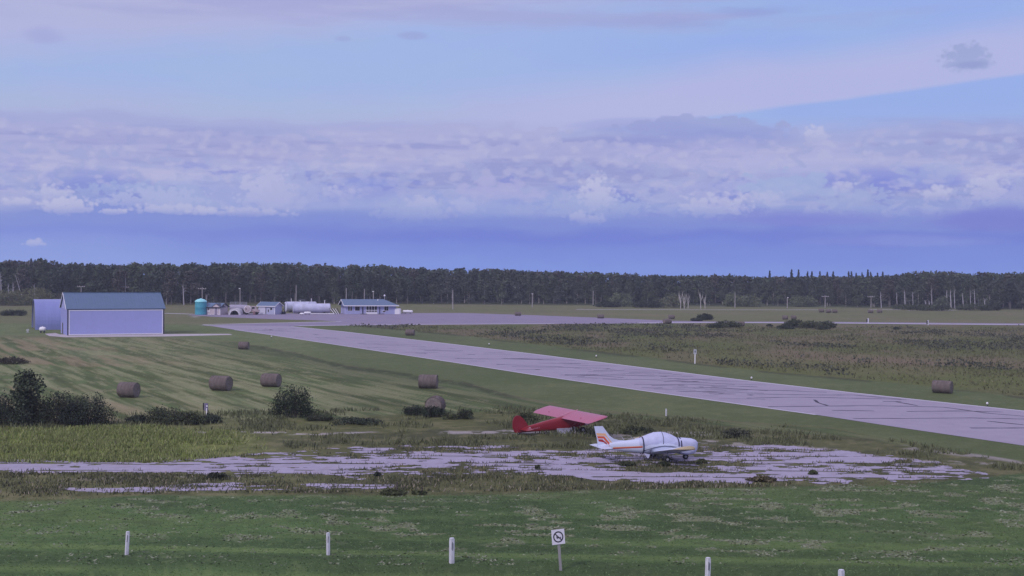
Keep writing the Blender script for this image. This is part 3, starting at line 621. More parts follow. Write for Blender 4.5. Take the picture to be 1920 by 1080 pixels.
for o in [o for o in COL.objects if o.name.startswith('bare_trunk')]:
    x, _ = project(np.array([o.location.x]), np.array([o.location.y])); x = float(x[0])
    if x < 120: tag(o, 'pale bare trunk '+('leaning at the left edge of the forest' if 40 < x < 55 else 'standing at the left edge of the forest'), 'tree trunk', 'pale trunks at the left edge')
    elif x < 600: tag(o, 'thin pale bare trunk in the trees right of the hangar', 'tree trunk', 'pale trunks right of the hangar')
    else: tag(o, 'white bare trunk before the tall dark stand at right', 'tree trunk', 'white trunks of the tall right stand')
# ---------------------------------------------------------------- shrubs
def shrub(name, px, py, wpx, hpx, col, label, group=None, n=None, cat='shrub', ls=None, seed=0, stems=True):
    p = G(px, py); s = p.y/F; W = wpx*s; Hh = hpx*s*1.02; r = np.random.default_rng(seed+300); root = empty(name, p, label=label, cat=cat, group=group)
    k = 9; bl = []
    for i in range(k):
        x = (i/(k-1)-.5)*W*.74+r.normal()*W*.04; ht = Hh*(1-(.75 if hpx/wpx > .55 else .45)*(abs(x)/(W*.5))**2)*r.uniform(.9, 1.02); br = W*.19*r.uniform(.8, 1.2)
        bl.append((x, r.normal()*W*.15, ht*.62, br, br, ht*.38)); bl.append((x, r.normal()*W*.15, ht*.3, br*1.15, br, ht*.3))
    if hpx/wpx > .7: bl += [(0, 0, Hh*.52, W*.46, W*.40, Hh*.48)]*2
    ls = ls or max(.15, s*2.8); n = n or int(min(9000, 1200+W*Hh*9/ls**2)); P, tone = crown_pts(r, n, bl); P[:, 2] = np.abs(P[:, 2])+.02
    V, Fc = leaf_quads(P, ls*r.uniform(.5, 1.3, n), .8, seed+1, .6); c3 = np.array(col)[None]*(tone*r.uniform(.7, 1.3, n))[:, None]
    np_mesh('foliage', V, Fc, leafm, np.repeat(c3, 4, 0), root)
    if stems:
        b = MB()
        for i in range(10):
            x = r.uniform(-.3, .3)*W; y = r.normal()*W*.08; b.tube((x*.5, y*.5, 0), (x, y, Hh*r.uniform(.5, .85)), .03+.004*Hh, .01, 4, False)
        b.build('stems', barkd, root)
DK = (.044, .056, .036); MD = (.055, .066, .036); OL = (.075, .088, .042)
SH = [('shrub', 550, 783, 84, 61, (.028, .040, .022), 'large round dark green shrub by itself on the hay field', None),
 ('shrub', 18, 796, 96, 66, DK, 'dark shrub at the left end of the hedge line', None), ('shrub', 62, 794, 66, 56, MD, 'lighter shrub below the small tree in the hedge line', None),
 ('shrub', 112, 795, 80, 62, (.040, .050, .030), 'middle shrub of the hedge line, brownish green', None), ('shrub', 166, 796, 92, 64, DK, 'dark shrub at the right end of the hedge line', None), ('shrub', 140, 797, 56, 44, (.026, .034, .024), 'low black green shrub between two taller ones in the hedge line', None),
 ('shrub', 310, 795, 84, 34, MD, 'low spreading shrub right of the hedge line', None), ('shrub', 262, 793, 44, 16, DK, 'small low bush at the left foot of the spreading shrub', None), ('shrub', 360, 795, 50, 22, (.055, .066, .032), 'pale green bush left of the black and white marker', None), ('shrub', 396, 793, 40, 18, DK, 'dark low bush under the black and white marker', None),
 ('shrub', 778, 779, 48, 19, DK, 'low dark bush left of the upright round bale', None), ('shrub', 812, 782, 42, 22, (.03, .042, .026), 'dark bush in front of the upright round bale', None), ('shrub', 872, 785, 34, 20, MD, 'small olive bush right of the upright round bale', None), ('shrub', 845, 786, 26, 12, OL, 'tiny pale bush between the bale and the olive bush', None),
 ('shrub', 668, 795, 90, 14, DK, 'low dark weed clump right of the large round shrub', None), ('shrub', 600, 789, 50, 12, MD, 'low weed clump at the right foot of the large round shrub', None),
 ('shrub', 20, 682, 60, 14, (.07, .062, .045), 'brownish shrub at the far left field edge', None),
 ('shrub', 1380, 820, 56, 18, (.075, .082, .055), 'bristly grey green weed clump right of the white airplane', None), ('shrub', 1195, 812, 60, 14, MD, 'low weeds between the airplanes and the runway', None), ('shrub', 985, 793, 48, 20, OL, 'leafy weeds behind the red airplane tail', None), ('shrub', 1098, 790, 60, 16, MD, 'dark weeds beyond the red airplane wing', None),
 ('shrub', 1322, 600, 30, 13, DK, 'dark round bush on the far field beside the taxiway', None), ('shrub', 1305, 602, 20, 6, DK, 'small dark bush left of the round bush on the far field', None), ('shrub', 1362, 614, 50, 14, MD, 'green bush on the near side of the far taxiway', None), ('shrub', 1340, 615, 26, 8, DK, 'dark low bush left of the green taxiway bush', None),
 ('shrub', 1490, 614, 40, 17, MD, 'left bush of the clump hiding the far taxiway', None), ('shrub', 1520, 615, 44, 15, OL, 'middle bush of the clump hiding the far taxiway', None), ('shrub', 1550, 615, 34, 14, MD, 'right bush of the clump hiding the far taxiway', None), ('shrub', 1472, 617, 30, 8, DK, 'low dark bush at the left foot of the taxiway clump', None), ('shrub', 1543, 618, 24, 10, (.07, .08, .05), 'small grey bush in front of the taxiway clump', None),
 ('shrub', 1443, 612, 10, 4, DK, 'tiny dark bush between the taxiway bushes', None), ('shrub', 1681, 618, 10, 5, DK, 'tiny dark bush beyond the brown meadow strip', None),
 ('shrub', 1766, 583, 34, 28, (.10, .12, .08), 'round grey green tree before the white trunks', None), ('shrub', 1730, 582, 60, 12, MD, 'low scrub left of the round grey green tree', None), ('shrub', 1700, 580, 60, 10, MD, 'low scrub along the forest foot at right', None), ('shrub', 1860, 582, 30, 14, DK, 'dark bush at the forest foot on the far right', None), ('shrub', 1825, 582, 60, 14, MD, 'scrub below the rightmost white trunks', None),
 ('shrub', 1405, 575, 44, 26, (.15, .17, .10), 'pale green willow in front of the dark forest', None), ('shrub', 1372, 575, 30, 26, (.13, .15, .085), 'smaller pale willow left of the larger one', None), ('shrub', 1505, 575, 50, 22, (.12, .14, .08), 'pale green scrub right of the willows', None), ('shrub', 1262, 577, 50, 28, (.15, .165, .10), 'pale green willow beside the bleached dead trees', None), ('shrub', 1165, 575, 46, 30, (.13, .15, .09), 'pale green willow left of the dead trees', None), ('shrub', 1215, 577, 60, 14, DK, 'dark scrub at the forest foot left of the willow', None), ('shrub', 1140, 576, 50, 12, DK, 'dark low scrub at the forest foot near the second pole', None),
 ('shrub', 60, 572, 90, 34, (.15, .16, .085), 'yellowish green thicket left of the arched shed', None), ('shrub', 10, 573, 60, 30, (.14, .15, .085), 'yellowish green thicket at the left frame edge', None), ('shrub', 130, 566, 90, 26, (.145, .15, .08), 'olive thicket behind the hangar roof', None), ('shrub', 175, 562, 60, 22, (.14, .145, .08), 'rounded olive thicket above the hangar ridge', None), ('shrub', 25, 592, 52, 12, DK, 'dark low bush on the field left of the arched shed', None),
 ('shrub', 405, 899, 32, 13, (.045, .052, .035), 'black green weed tuft on the broken paving at left', None), ('shrub', 1430, 903, 46, 10, (.10, .085, .05), 'rusty dry weed patch on the broken paving', None), ('shrub', 1524, 890, 16, 9, OL, 'dark weed tuft at the edge of the broken paving', None), ('shrub', 1008, 880, 9, 7, MD, 'small dark tuft on the paving left of the white airplane', None), ('shrub', 1245, 873, 22, 7, MD, 'weeds on the paving in front of the white airplane', None), ('shrub', 1176, 873, 30, 7, MD, 'weeds on the paving below the white airplane tail', None), ('shrub', 1316, 869, 16, 9, OL, 'weeds on the paving by the nose of the white airplane', None), ('shrub', 708, 893, 12, 8, DK, 'tiny dark tuft on the paving centre left', None)]
for k, (nm, x, y, w_, h_, cc, lb, gp) in enumerate(SH): shrub(nm, x, y, w_, h_, cc, lb, gp, seed=k*3)
# small tree in the hedge line
pt = tree_proto('small_tree', 505, 5.6, 1.8, 1.55, (.050, .064, .038), 2000, .26, barkd); pt.location = G(50, 797); sF = pt.location.y/F
hh = (795-697)*sF*1.03; pt.scale = (hh/5.6*1.15,)*2+(hh/5.6,); tag(pt, 'small round headed tree standing out of the hedge line at left', 'tree')
# ---------------------------------------------------------------- grass and weeds as masses
def blades(name, X, Y, h, wd, col, label, seed=0, lean=.35, cat='grass'):
    r = np.random.default_rng(seed); n = len(X); h = h*r.uniform(.5, 1.25, n); an = r.random(n)*PI; ca, sa = np.cos(an)*wd/2, np.sin(an)*wd/2
    lx, ly = r.normal(size=n)*lean*h, r.normal(size=n)*lean*h; z = np.zeros(n)
    V = np.stack([np.stack([X-ca, Y-sa, z], -1), np.stack([X+ca, Y+sa, z], -1), np.stack([X+lx*.9+ca*.3, Y+ly*.9+sa*.3, h*.9], -1), np.stack([X+lx-ca*.3, Y+ly-sa*.3, h], -1)], 1).reshape(-1, 3)
    i = np.arange(n)*4; Fc = np.stack([i, i+1, i+2, i+3], 1)
    col = np.asarray(col); c3 = (col[None] if col.ndim == 1 else col)*r.uniform(1.0, 1.9, n)[:, None]
    return np_mesh(name, V, Fc, leafm, np.repeat(c3, 4, 0), label=label, cat=cat, kind='stuff')
def scatter(poly_px, n, fn=None, seed=0):
    r = np.random.default_rng(seed); P = [G(*p) for p in poly_px]; pl = [(p.x, p.y) for p in P]; xs, ys = zip(*pl)
    X = r.uniform(min(xs), max(xs), n); Y = r.uniform(min(ys), max(ys), n); k = inpoly(X, Y, pl); X, Y = X[k], Y[k]
    if fn is not None: k = r.random(len(X)) < fn(X, Y); X, Y = X[k], Y[k]
    return X, Y
X, Y = scatter([(-60, 806), (300, 800), (470, 812), (520, 840), (430, 858), (300, 868), (-60, 868)], 90000, lambda X, Y: (.12+.7*sstep(fbm(X/3, Y/2, 5, 3), .42, .62))*sstep(project(X, Y)[0]+(fbm(X/2, Y/2, 6, 3)-.5)*400, 540, 180), 1)
cc = np.where(np.random.default_rng(2).random(len(X))[:, None] < .7, (.115, .140, .045), (.15, .155, .07))
blades('tall_grass', X, Y, .30, .08, np.asarray(cc)*1.15, 'tall yellow green grass left of the broken paving', 3)
X, Y = scatter([(-60, 778), (600, 770), (950, 765), (1400, 792), (1600, 812), (1920, 870), (1920, 884), (1850, 880), (1700, 858), (1500, 836), (1330, 836), (1100, 842), (750, 835), (540, 842), (500, 812), (-60, 800)], 60000, lambda X, Y: sstep(fbm(X/4, Y/2.5, 15, 4), .44, .62), 4)
blades('rough_grass', X, Y, .34, .10, (.078, .086, .045), 'rough tufted grass round the parked airplanes', 5)
# weeds in the gaps of the paving and beside it
Xg, Yg, ins, keep, xs_, ys_, cs_ = PV
r = np.random.default_rng(9); i, k = np.nonzero(ins & ~keep); s_ = r.random(len(i)) < .55; i, k = i[s_], k[s_]
m_ = fbm(xs_[k]/2, ys_[i]/2, 19, 3) > .46
i, k = i[m_], k[m_]; Xw = xs_[k]+r.uniform(0, cs_, len(k)); Yw = ys_[i]+r.uniform(0, cs_, len(k)); print('weed blades', len(Xw))
cw = np.array([(.06, .068, .038), (.085, .085, .045), (.12, .105, .06), (.04, .045, .03)])[r.integers(0, 4, len(Xw))]
blades('paving_weeds', Xw, Yw, .20, .06, cw, 'weeds growing in the cracks of the broken paving', 10)
X, Y = scatter([(-60, 886), (400, 890), (700, 893), (1000, 889), (1130, 902), (1500, 906), (1500, 912), (1100, 920), (780, 924), (300, 926), (-60, 936)], 60000, lambda X, Y: .1+.6*sstep(fbm(X/3, Y/1.6, 25, 4), .45, .62), 6)
cc = np.array([(.07, .075, .042), (.10, .10, .05), (.20, .175, .14), (.045, .05, .03)])[np.random.default_rng(3).choice(4, len(X), p=[.4, .3, .1, .2])]
blades('verge_weeds', X, Y, .18, .08, cc, 'tangled weeds between the broken paving and the lawn', 11)
# dark brush speckling the far meadow
def meadow(X, Y):
    px, py = project(X, Y); n = fbm(X/13, Y/16, 35, 5); bias = .10*sstep(np.abs(py-(636+(px-1100)*.012)), 22, 6)*sstep(px, 850, 1150)+.03*sstep(np.abs(py-612), 8, 2)
    return sstep(n*.75+fbm(X/2.5, Y/3.5, 39, 3)*.25+bias, .56, .66)*.6
X, Y = scatter([(640, 611), (1100, 609), (1560, 609), (2200, 615), (2200, 768), (1700, 716), (1400, 690), (1200, 665), (1000, 643), (860, 626)], 190000, meadow, 7)
r = np.random.default_rng(8); n = len(X); hq = r.uniform(.05, .3+.6*fbm(X/2, Y/2, 37, 3)**2, n); P = np.stack([X, Y, hq], 1); V, Fc = leaf_quads(P, r.uniform(.15, .5, n), .5, 12)
np_mesh('meadow_brush', V, Fc, leafm, np.repeat(np.array((.060, .066, .048))[None]*r.uniform(.7, 1.5, n)[:, None], 4, 0), label='dark low brush speckling the meadow beyond the runway', cat='brush', kind='stuff')
X, Y = scatter([(640, 611), (2200, 615), (2200, 774), (1700, 718), (1400, 692), (1200, 667), (1000, 645), (860, 628)], 88000, lambda X, Y: .25+.75*sstep(fbm(X/6, Y/6, 45, 4), .45, .6), 17)
blades('meadow_grass', X, Y, .28, .20, (.085, .085, .045), 'dry meadow grass beyond the runway', 18)
# lawn clippings and short turf in front
def clipd(X, Y): return sstep(fbm(X/1.3, Y/.8, 91, 4), .56, .64)*(.3+.7*sstep(fbm(X/18, Y/4.5, 95, 3), .42, .58))
X, Y = scatter([(-60, 940), (740, 930), (1400, 916), (1850, 900), (1980, 900), (1980, 1060), (-60, 1060)], 60000, clipd, 27)
blades('grass_clippings', X, Y, .05, .14, (.135, .148, .10), 'pale dried grass clippings lying on the mown lawn', 28, 1.6)
X, Y = scatter([(-60, 935), (740, 926), (1400, 912), (1850, 896), (1980, 890), (1980, 1100), (-60, 1100)], 60000, None, 29)
blades('lawn_grass', X, Y, .035, .06, (.075, .118, .05), 'short mown green grass of the front lawn', 30, .8)
# ---------------------------------------------------------------- hay bales
strawm = mat('weathered_straw', (.165, .135, .128), .95, .38, 2.2, stretch=(4.5, .5, .5), bump=1, bscale=6); strawe = mat('straw_end', (.20, .17, .155), .95, .3, 6, bump=1, bscale=12)
def bale(px, py, wpx, hpx, label, rz, group='round hay bales', seed=0):
    p = G(px, py); s = p.y/F; r_ = max(hpx*s*.5, .55); L_ = max(min(wpx*s, 2.1), 1.1) if wpx else 1.5; rr = random.Random(seed+50)
    root = empty('hay_bale', p, rz, label=label, cat='hay bale', group=group); b = MB(); n = 28; rings = []
    for k in range(9):
        t = k/8; x = (t-.5)*L_; q = r_*(1-.05*(abs(t-.5)*2)**6)*(1+.015*math.sin(t*25)); rings.append([(x, q*math.cos(2*PI*i/n)*(1+rr.uniform(-.012, .012)), max(.0, r_*.97+q*math.sin(2*PI*i/n)*(.97 if math.sin(2*PI*i/n) < 0 else 1)+rr.uniform(-.012, .012))) for i in range(n)])
    b.loft(rings, False); b.build('straw_roll', strawm, root, smooth=True)
    for sg in (-1, 1):
        e = MB(); R = [[(sg*(L_/2-.02+.03*math.cos(q*9)), q*r_*.93*math.cos(2*PI*i/n), r_*.97+q*r_*.93*math.sin(2*PI*i/n)) for i in range(n)] for q in (1, .8, .6, .4, .2, .02)]
        e.loft(R, False); e.build('spiral_end', strawe, root, smooth=True)
    nr_, a_ = 420, np.random.default_rng(seed); t = a_.random(nr_)*2*PI; x = a_.uniform(-.5, .5, nr_)*L_; q = r_*1.0
    P = np.stack([x, q*np.cos(t), np.maximum(r_*.97+q*np.sin(t), .02)], 1); V, Fc = leaf_quads(P, .16, .5, seed, .25); np_mesh('loose_straw', V, Fc, leafm, np.repeat(np.array((.16, .125, .11))[None]*a_.uniform(.5, 1.5, nr_)[:, None], 4, 0), root, kind='stuff')
for k, a in enumerate([(241, 745, 34, 29, 'brown round bale nearest the hedge line at left', -.25), (414, 732, 36, 28, 'round bale between the leftmost bale and the one above the round shrub', -.35), (508, 725, 33, 25, 'round bale just above the large round shrub', -.3),
    (457, 655, 18, 14.5, 'lone small round bale high in the hay field near the runway', -.1), (803, 728, 34, 26, 'round bale on the hay field above the upright one', -.12), (816, 776, 30, 34, 'round bale seen end on behind dark bushes', 1.35),
    (1767, 737, 34, 24, 'round bale on the grass strip beyond the runway at right', -.62), (769, 629, 16, 11.5, 'small bale on the far side of the runway left of centre', -.2), (1251, 607, 15, 9.5, 'small bale beside the far taxiway', .5),
    (971, 592, 11, 5.5, 'tiny far bale right of the terminal building', .2), (1126, 597, 12, 6, 'tiny far bale above the middle of the taxiway', .1), (1259, 598, 11, 5, 'tiny bale beyond the taxiway behind another bale', .2), (1472, 599, 10, 6.5, 'left one of two small bales beyond the far taxiway', 0), (1488, 599, 9, 7, 'right one of two small bales beyond the far taxiway', .1),
    (1540, 585.5, 9, 4, 'far dark bale at the left of the distant row', .1), (1553, 586.5, 9, 4, 'far dark bale second in the distant row', .1), (1565, 586.5, 9, 4.5, 'far dark bale third in the distant row', .1), (1632, 587, 9, 4, 'far dark bale before the pole with a crossbar', .1), (1649, 586.5, 9, 4, 'far dark bale at the right of the distant row', .1), (1390, 611.5, 11, 5, 'small dark bale by the taxiway bushes', .2)]): bale(*a, seed=k)
# ---------------------------------------------------------------- buildings
whitem = mat('white_sheet_metal', (.36, .38, .66), .5, .05, 2, spec=.3, dirt=(.33, .35, .62)); trimw = mat('white_trim', (.8, .78, .82), .5, .05, 3); darkm = mat('dark_trim', (.02, .02, .035), .6, .1, 3)
roofm = mat('blue_grey_roof', (.10, .155, .25), .55, .08, 1.2, spec=.4); glassm = mat('dark_glass', (.008, .009, .02), .5, .05, 2, spec=.2)
def part_box(name, c, size, m, parent, bev=0): return MB().box(c, size, bev=bev).build(name, m, parent)
def hangar():
    p = G(126, 629); W, Dp, He, Hr = 17.6, 9.6, 4.95, 7.75; root = empty('hangar', p, math.radians(26), label='white hangar with blue grey gabled roof and wide front door', cat='hangar')
    b = MB(); b.add([(0, 0, 0), (W, 0, 0), (W, Dp, 0), (0, Dp, 0), (0, 0, He), (W, 0, He), (W, Dp, He), (0, Dp, He), (0, Dp/2, Hr-.12), (W, Dp/2, Hr-.12)],
          [(0, 1, 5, 4), (1, 2, 6, 9, 5), (2, 3, 7, 6), (3, 0, 4, 8, 7)])
    for k in range(22):
        y = .3+k*Dp/22; b.box((-.012, y, He*.5), (.03, .05, He-.02))
    b.build('wall', whitem, root)
    r_ = MB(); ov = .25
    sl = (Hr-He)/(Dp/2)
    for s, y0, y1 in ((0, -ov, Dp/2), (1, Dp+ov, Dp/2)):
        z0 = He-ov*sl+.04; r_.prism([(-ov, y0, z0), (W+ov, y0, z0), (W+ov, y1, Hr), (-ov, y1, Hr)], (0, 0, .09))
        for k in range(38):
            x = -ov+.1+k*(W+2*ov-.2)/37; yy = (y0+y1)/2; r_.prism([(x-.02, y0, z0+.09), (x+.02, y0, z0+.09), (x+.02, y1, Hr+.09), (x-.02, y1, Hr+.09)], (0, 0, .035))
    rf = r_.build('roof', roofm, root); MB().box((W/2, Dp/2, Hr+.12), (W+2*ov, .3, .07)).build('ridge_cap', roofm, rf)
    for s in (-1, 1):
        g = MB(); g.prism([(-ov-.05, Dp/2, Hr-.05), (-ov-.05, Dp/2+s*(Dp/2+ov), He-ov*sl-.08), (-ov-.05, Dp/2+s*(Dp/2+ov), He-ov*sl+.14), (-ov-.05, Dp/2, Hr+.14)], (.06, 0, 0)); g.build('barge_board', trimw, root)
    d = MB(); d.box((W/2, -.10, He/2-.08), (W-.42, .12, He-.30)); door = d.build('hangar_door', mat('door_panel_white', (.35, .375, .68), .5, .04, 1.5, spec=.4), root)
    t = MB(); t.box((W/2, -.175, He-.33), (W-.44, .04, .13)); t.box((W/2, -.175, .14), (W-.44, .04, .14)); t.box((.33, -.175, He/2-.1), (.13, .04, He-.62)); t.box((W-.33, -.175, He/2-.1), (.13, .04, He-.62)); t.build('door_edge', trimw, door)
    t = MB()
    for k in range(1, 34): t.box((.3+k*(W-.6)/34, -.165, He/2-.08), (.05, .016, He-.5))
    for k in range(1, 4): t.box((W*k/4, -.17, He/2-.08), (.035, .02, He-.6))
    t.build('door_ribs', MATS['door_panel_white'], door)
    t = MB(); t.box((W/2, -.10, He-.10), (W+.1, .16, .18)); t.box((.09, -.10, He/2-.1), (.2, .16, He-.2)); t.box((W-.09, -.10, He/2-.1), (.2, .16, He-.2)); t.box((W/2, -.09, .03), (W-.42, .14, .06)); t.build('door_frame', darkm, root)
    MB().box((-.04, 6.6, 1.05), (.06, .95, 2.1)).build('side_door', darkm, root)
    MB().box((-.06, 7.3, 1.05), (.06, .2, 2.1)).build('corner_trim', trimw, root)
hangar()
def quonset():
    p = G(66, 618.5); L_, R = 12.0, 5.6; root = empty('arched_shed', p+Vector((0, 0, 0)), math.radians(24), label='pale blue arched metal shed left of the hangar', cat='shed')
    n = 26; sh = MB(); rings = []
    m = 40
    def arc(t, q): a = PI*t; return (R-q*math.cos(a)*R, q*math.sin(a)**.8*6.0)
    for k in range(m+1):
        x = L_*k/m; q = 1.0+(.0012 if k % 2 else -.0012); rings.append([(x,)+arc(i/n, q) for i in range(n+1)]+[(x,)+arc(i/n, q-.02) for i in range(n, -1, -1)])
    sh.loft(rings); sh.build('arched_shell', mat('pale_blue_corrugated_metal', (.23, .26, .52), .4, .07, .5, metal=.2, spec=.5, stretch=(1.5, .1, .3)), root)
    e = MB(); e.add([(.25,)+arc(i/n, .97) for i in range(n+1)], [tuple(range(n+1))]); e.add([(L_-.25,)+arc(i/n, .97) for i in range(n+1)], [tuple(range(n+1))]); e.build('end_wall', mat('end_wall_grey', (.16, .17, .2), .6, .1, 1), root)
    f = MB(); f.box((.2, 1.3, 1.7), (.06, .8, 3.4)); f.build('end_door', trimw, root)
quonset()
def vtank(name, px, py, wpx, hpx, m, label, parts=True):
    p = G(px, py); s = p.y/F; R = wpx*s/2; Hh = hpx*s; root = empty(name, p, label=label, cat='tank'); b = MB(); n = 32
    rings = [[(R*q*math.cos(2*PI*i/n), R*q*math.sin(2*PI*i/n), z) for i in range(n)] for q, z in ((1, 0), (1, .1), (1.01, .12), (1, .15), (1, Hh*.45), (1.012, Hh*.46), (1, Hh*.47), (1, Hh*.8))]
    b.loft(rings); b.build('shell', m, root, smooth=True)
    b = MB(); rings = [[(R*q*math.cos(2*PI*i/n), R*q*math.sin(2*PI*i/n), z*Hh) for i in range(n)] for q, z in ((1.04, .8), (1.04, .83), (.9, .9), (.6, .96), (.2, .995))]
    b.loft(rings); b.build('dome_lid', mat('pale_teal', (.30, .70, .72), .4, .05, 1), root, smooth=True)
    b = MB(); b.tube((0, 0, Hh*.98), (0, 0, Hh*1.02), .25, .25, 10); b.build('hatch', mat('pale_teal', (0, 0, 0)), root)
vtank('storage_tank', 376.5, 590, 21.5, 30, mat('teal_plastic', (.055, .30, .38), .45, .06, .8), 'teal upright storage tank with pale domed lid beside the beige shed')
def htank(px, py, R, L_, rz, label, group, legs=True, m=None):
    p = G(px, py); root = empty('fuel_tank', p, rz, label=label, cat='tank', group=group); n = 28; cz = R+.22; b = MB(); rings = []
    for x, q in ((-.02-.22, .25), (-.20, .7), (-.1, .93), (0, 1), (L_*.25, 1), (L_*.255, 1.008), (L_*.26, 1), (L_*.5, 1), (L_*.505, 1.008), (L_*.51, 1), (L_*.75, 1), (L_*.755, 1.008), (L_*.76, 1), (L_, 1), (L_+.1, .93), (L_+.2, .7), (L_+.24, .25)):
        rings.append([(x, R*q*math.cos(2*PI*i/n), cz+R*q*math.sin(2*PI*i/n)) for i in range(n)])
    b.loft(rings); b.build('tank_shell', m or mat('weathered_white_tank', (.52, .53, .68), .6, .12, .9, dirt=(.44, .43, .50)), root, smooth=True)
    for x in (L_*.15, L_*.85): MB().box((x, 0, .3), (.35, R*1.3, .6)).build('saddle', darkm, root)
    for x in (L_*.18, L_*.86): MB().tube((x, 0, cz+R-.05), (x, 0, cz+R+.9), .09, .09, 8).build('vent_pipe', trimw, root)
    b = MB()
    for x in (L_*.42, L_*.62): b.tube((x, -.5, cz+R*.9), (x, -.5, cz+R+.45), .04); 
    b.tube((L_*.42, -.5, cz+R+.43), (L_*.62, -.5, cz+R+.43), .045); b.tube((L_*.42, .5, cz+R+.43), (L_*.62, .5, cz+R+.43), .045); b.tube((L_*.42, -.5, cz+R+.43), (L_*.42, .5, cz+R+.43), .04); b.tube((L_*.62, -.5, cz+R+.43), (L_*.62, .5, cz+R+.43), .04)
    b.build('catwalk_rail', mat('grey_steel', (.28, .28, .34), .5, .1, 3), root)
    b = MB(); ring = [(-.02, R*1.0*math.cos(2*PI*i/n), cz+R*math.sin(2*PI*i/n)) for i in range(n)]
    for i in range(n): b.tube(ring[i], ring[(i+1) % n], .06, .06, 5)
    b.build('end_rim', mat('blue_grey_rim', (.22, .22, .42), .5, .1, 2), root)
htank(550.5, 588.3, 1.33, 10.0, math.radians(14), 'long white horizontal fuel tank nearest the apron', 'white horizontal fuel tanks')
htank(536, 585.5, 1.42, 9.0, math.radians(30), 'white horizontal fuel tank half hidden behind the nearer one', 'white horizontal fuel tanks')
def gable_shed(name, px, py, rz, W, Dp, He, Hr, wallm, label, feats, ridge='x', roof=None, ov=.35):
    root = empty(name, G(px, py), rz, label=label, cat='building'); b = MB()
    if ridge == 'x': 
        b.add([(0, 0, 0), (W, 0, 0), (W, Dp, 0), (0, Dp, 0), (0, 0, He), (W, 0, He), (W, Dp, He), (0, Dp, He), (0, Dp/2, Hr-.1), (W, Dp/2, Hr-.1)], [(0, 1, 5, 4), (1, 2, 6, 9, 5), (2, 3, 7, 6), (3, 0, 4, 8, 7)])
    b.build('wall', wallm, root); sl = (Hr-He)/(Dp/2); r_ = MB()
    for y0 in (-ov, Dp+ov): r_.prism([(-ov, y0, He-ov*sl), (W+ov, y0, He-ov*sl), (W+ov, Dp/2, Hr), (-ov, Dp/2, Hr)], (0, 0, .12))
    rf = r_.build('roof', roof or roofm, root); f = MB(); f.box((W/2, -ov-.03, He-ov*sl+.03), (W+2*ov, .05, .2))
    for s in (-1, 1):
        for xx in (-ov-.04, W+ov-.01):
            f.prism([(xx, Dp/2, Hr-.1), (xx, Dp/2+s*(Dp/2+ov), He-ov*sl-.1), (xx, Dp/2+s*(Dp/2+ov), He-ov*sl+.14), (xx, Dp/2, Hr+.14)], (.05, 0, 0))
    fascia = feats.pop('fascia', darkm); f.build('fascia', fascia, rf)
    for nm, lst in feats.items():
        for (c_, s_, m_) in lst: MB().box(c_, s_).build(nm, m_, root)
    return root
beige = mat('beige_siding', (.50, .43, .46), .8, .08, 1.5); doorg = mat('mauve_door', (.26, .22, .30), .7, .1, 2)
# beige shed: long side towards us, gable end at right
sh = gable_shed('wooden_shed', 384, 590, math.radians(-18), 4.6, 4.2, 2.15, 3.05, beige, 'small beige shed with dark eaves between the teal tank and the white shelter', {'wall_plaque': [((1.15, -.03, 1.0), (.9, .05, .6), mat('pale_sign', (.62, .58, .62), .7, .1, 3)), ((1.15, -.06, 1.5), (.28, .04, .5), darkm)], 'trim': [((.05, -.03, 1.05), (.12, .08, 2.1), trimw), ((4.66, .0, 1.05), (.12, .12, 2.1), trimw), ((2.3, -.02, .06), (4.4, .06, .12), trimw)], 'door': [((3.45, -.035, .98), (.95, .06, 1.85), doorg)], 'door_frame': [((2.92, -.03, 1.0), (.1, .08, 1.95), trimw), ((3.98, -.03, 1.0), (.1, .08, 1.95), trimw), ((3.45, -.03, 1.98), (1.16, .08, .1), trimw)], 'base_trim': [((2.3, -.05, .02), (4.6, .03, .06), darkm)]})
g_ = MB(); g_.prism([(2.55, -.5, 2.12), (4.95, -.5, 2.12), (3.75, -.5, 2.95)], (0, .9, 0)); g_.build('porch_gable', beige, sh)
g_ = MB()
for s in (-1, 1): g_.prism([(3.75, -.56, 2.92), (3.75+s*1.4, -.56, 2.0), (3.75+s*1.4, -.56, 2.16), (3.75, -.56, 3.1)], (0, 2.6, 0))
g_.build('porch_roof', mat('dark_shingle', (.07, .08, .12), .8, .1, 2), sh)
lb = mat('pale_blue_siding', (.40, .42, .58), .7, .06, 1.5)
gable_shed('metal_shed', 484, 589.2, math.radians(-16), 5.0, 4.4, 2.35, 3.3, lb, 'pale blue shed with white overhead door and blue roof', {'overhead_door': [((1.35, -.04, .98), (1.75, .06, 1.9), mat('white_overhead_door', (.58, .58, .70), .6, .06, 2))], 'door_frame': [((1.35, -.03, 2.0), (2.0, .09, .12), trimw), ((2.34, -.03, 1.0), (.12, .09, 2.0), darkm), ((.4, -.03, 1.0), (.1, .09, 2.0), trimw)], 'window': [((3.95, -.04, 1.55), (.6, .06, .65), glassm), ((3.1, -.04, 1.05), (.3, .06, .75), glassm)], 'window_frame': [((3.95, -.02, 1.55), (.76, .05, .81), trimw), ((3.1, -.02, 1.05), (.42, .05, .87), trimw)], 'trim': [((5.0, -.02, 1.15), (.14, .1, 2.3), trimw)], 'fascia': trimw})
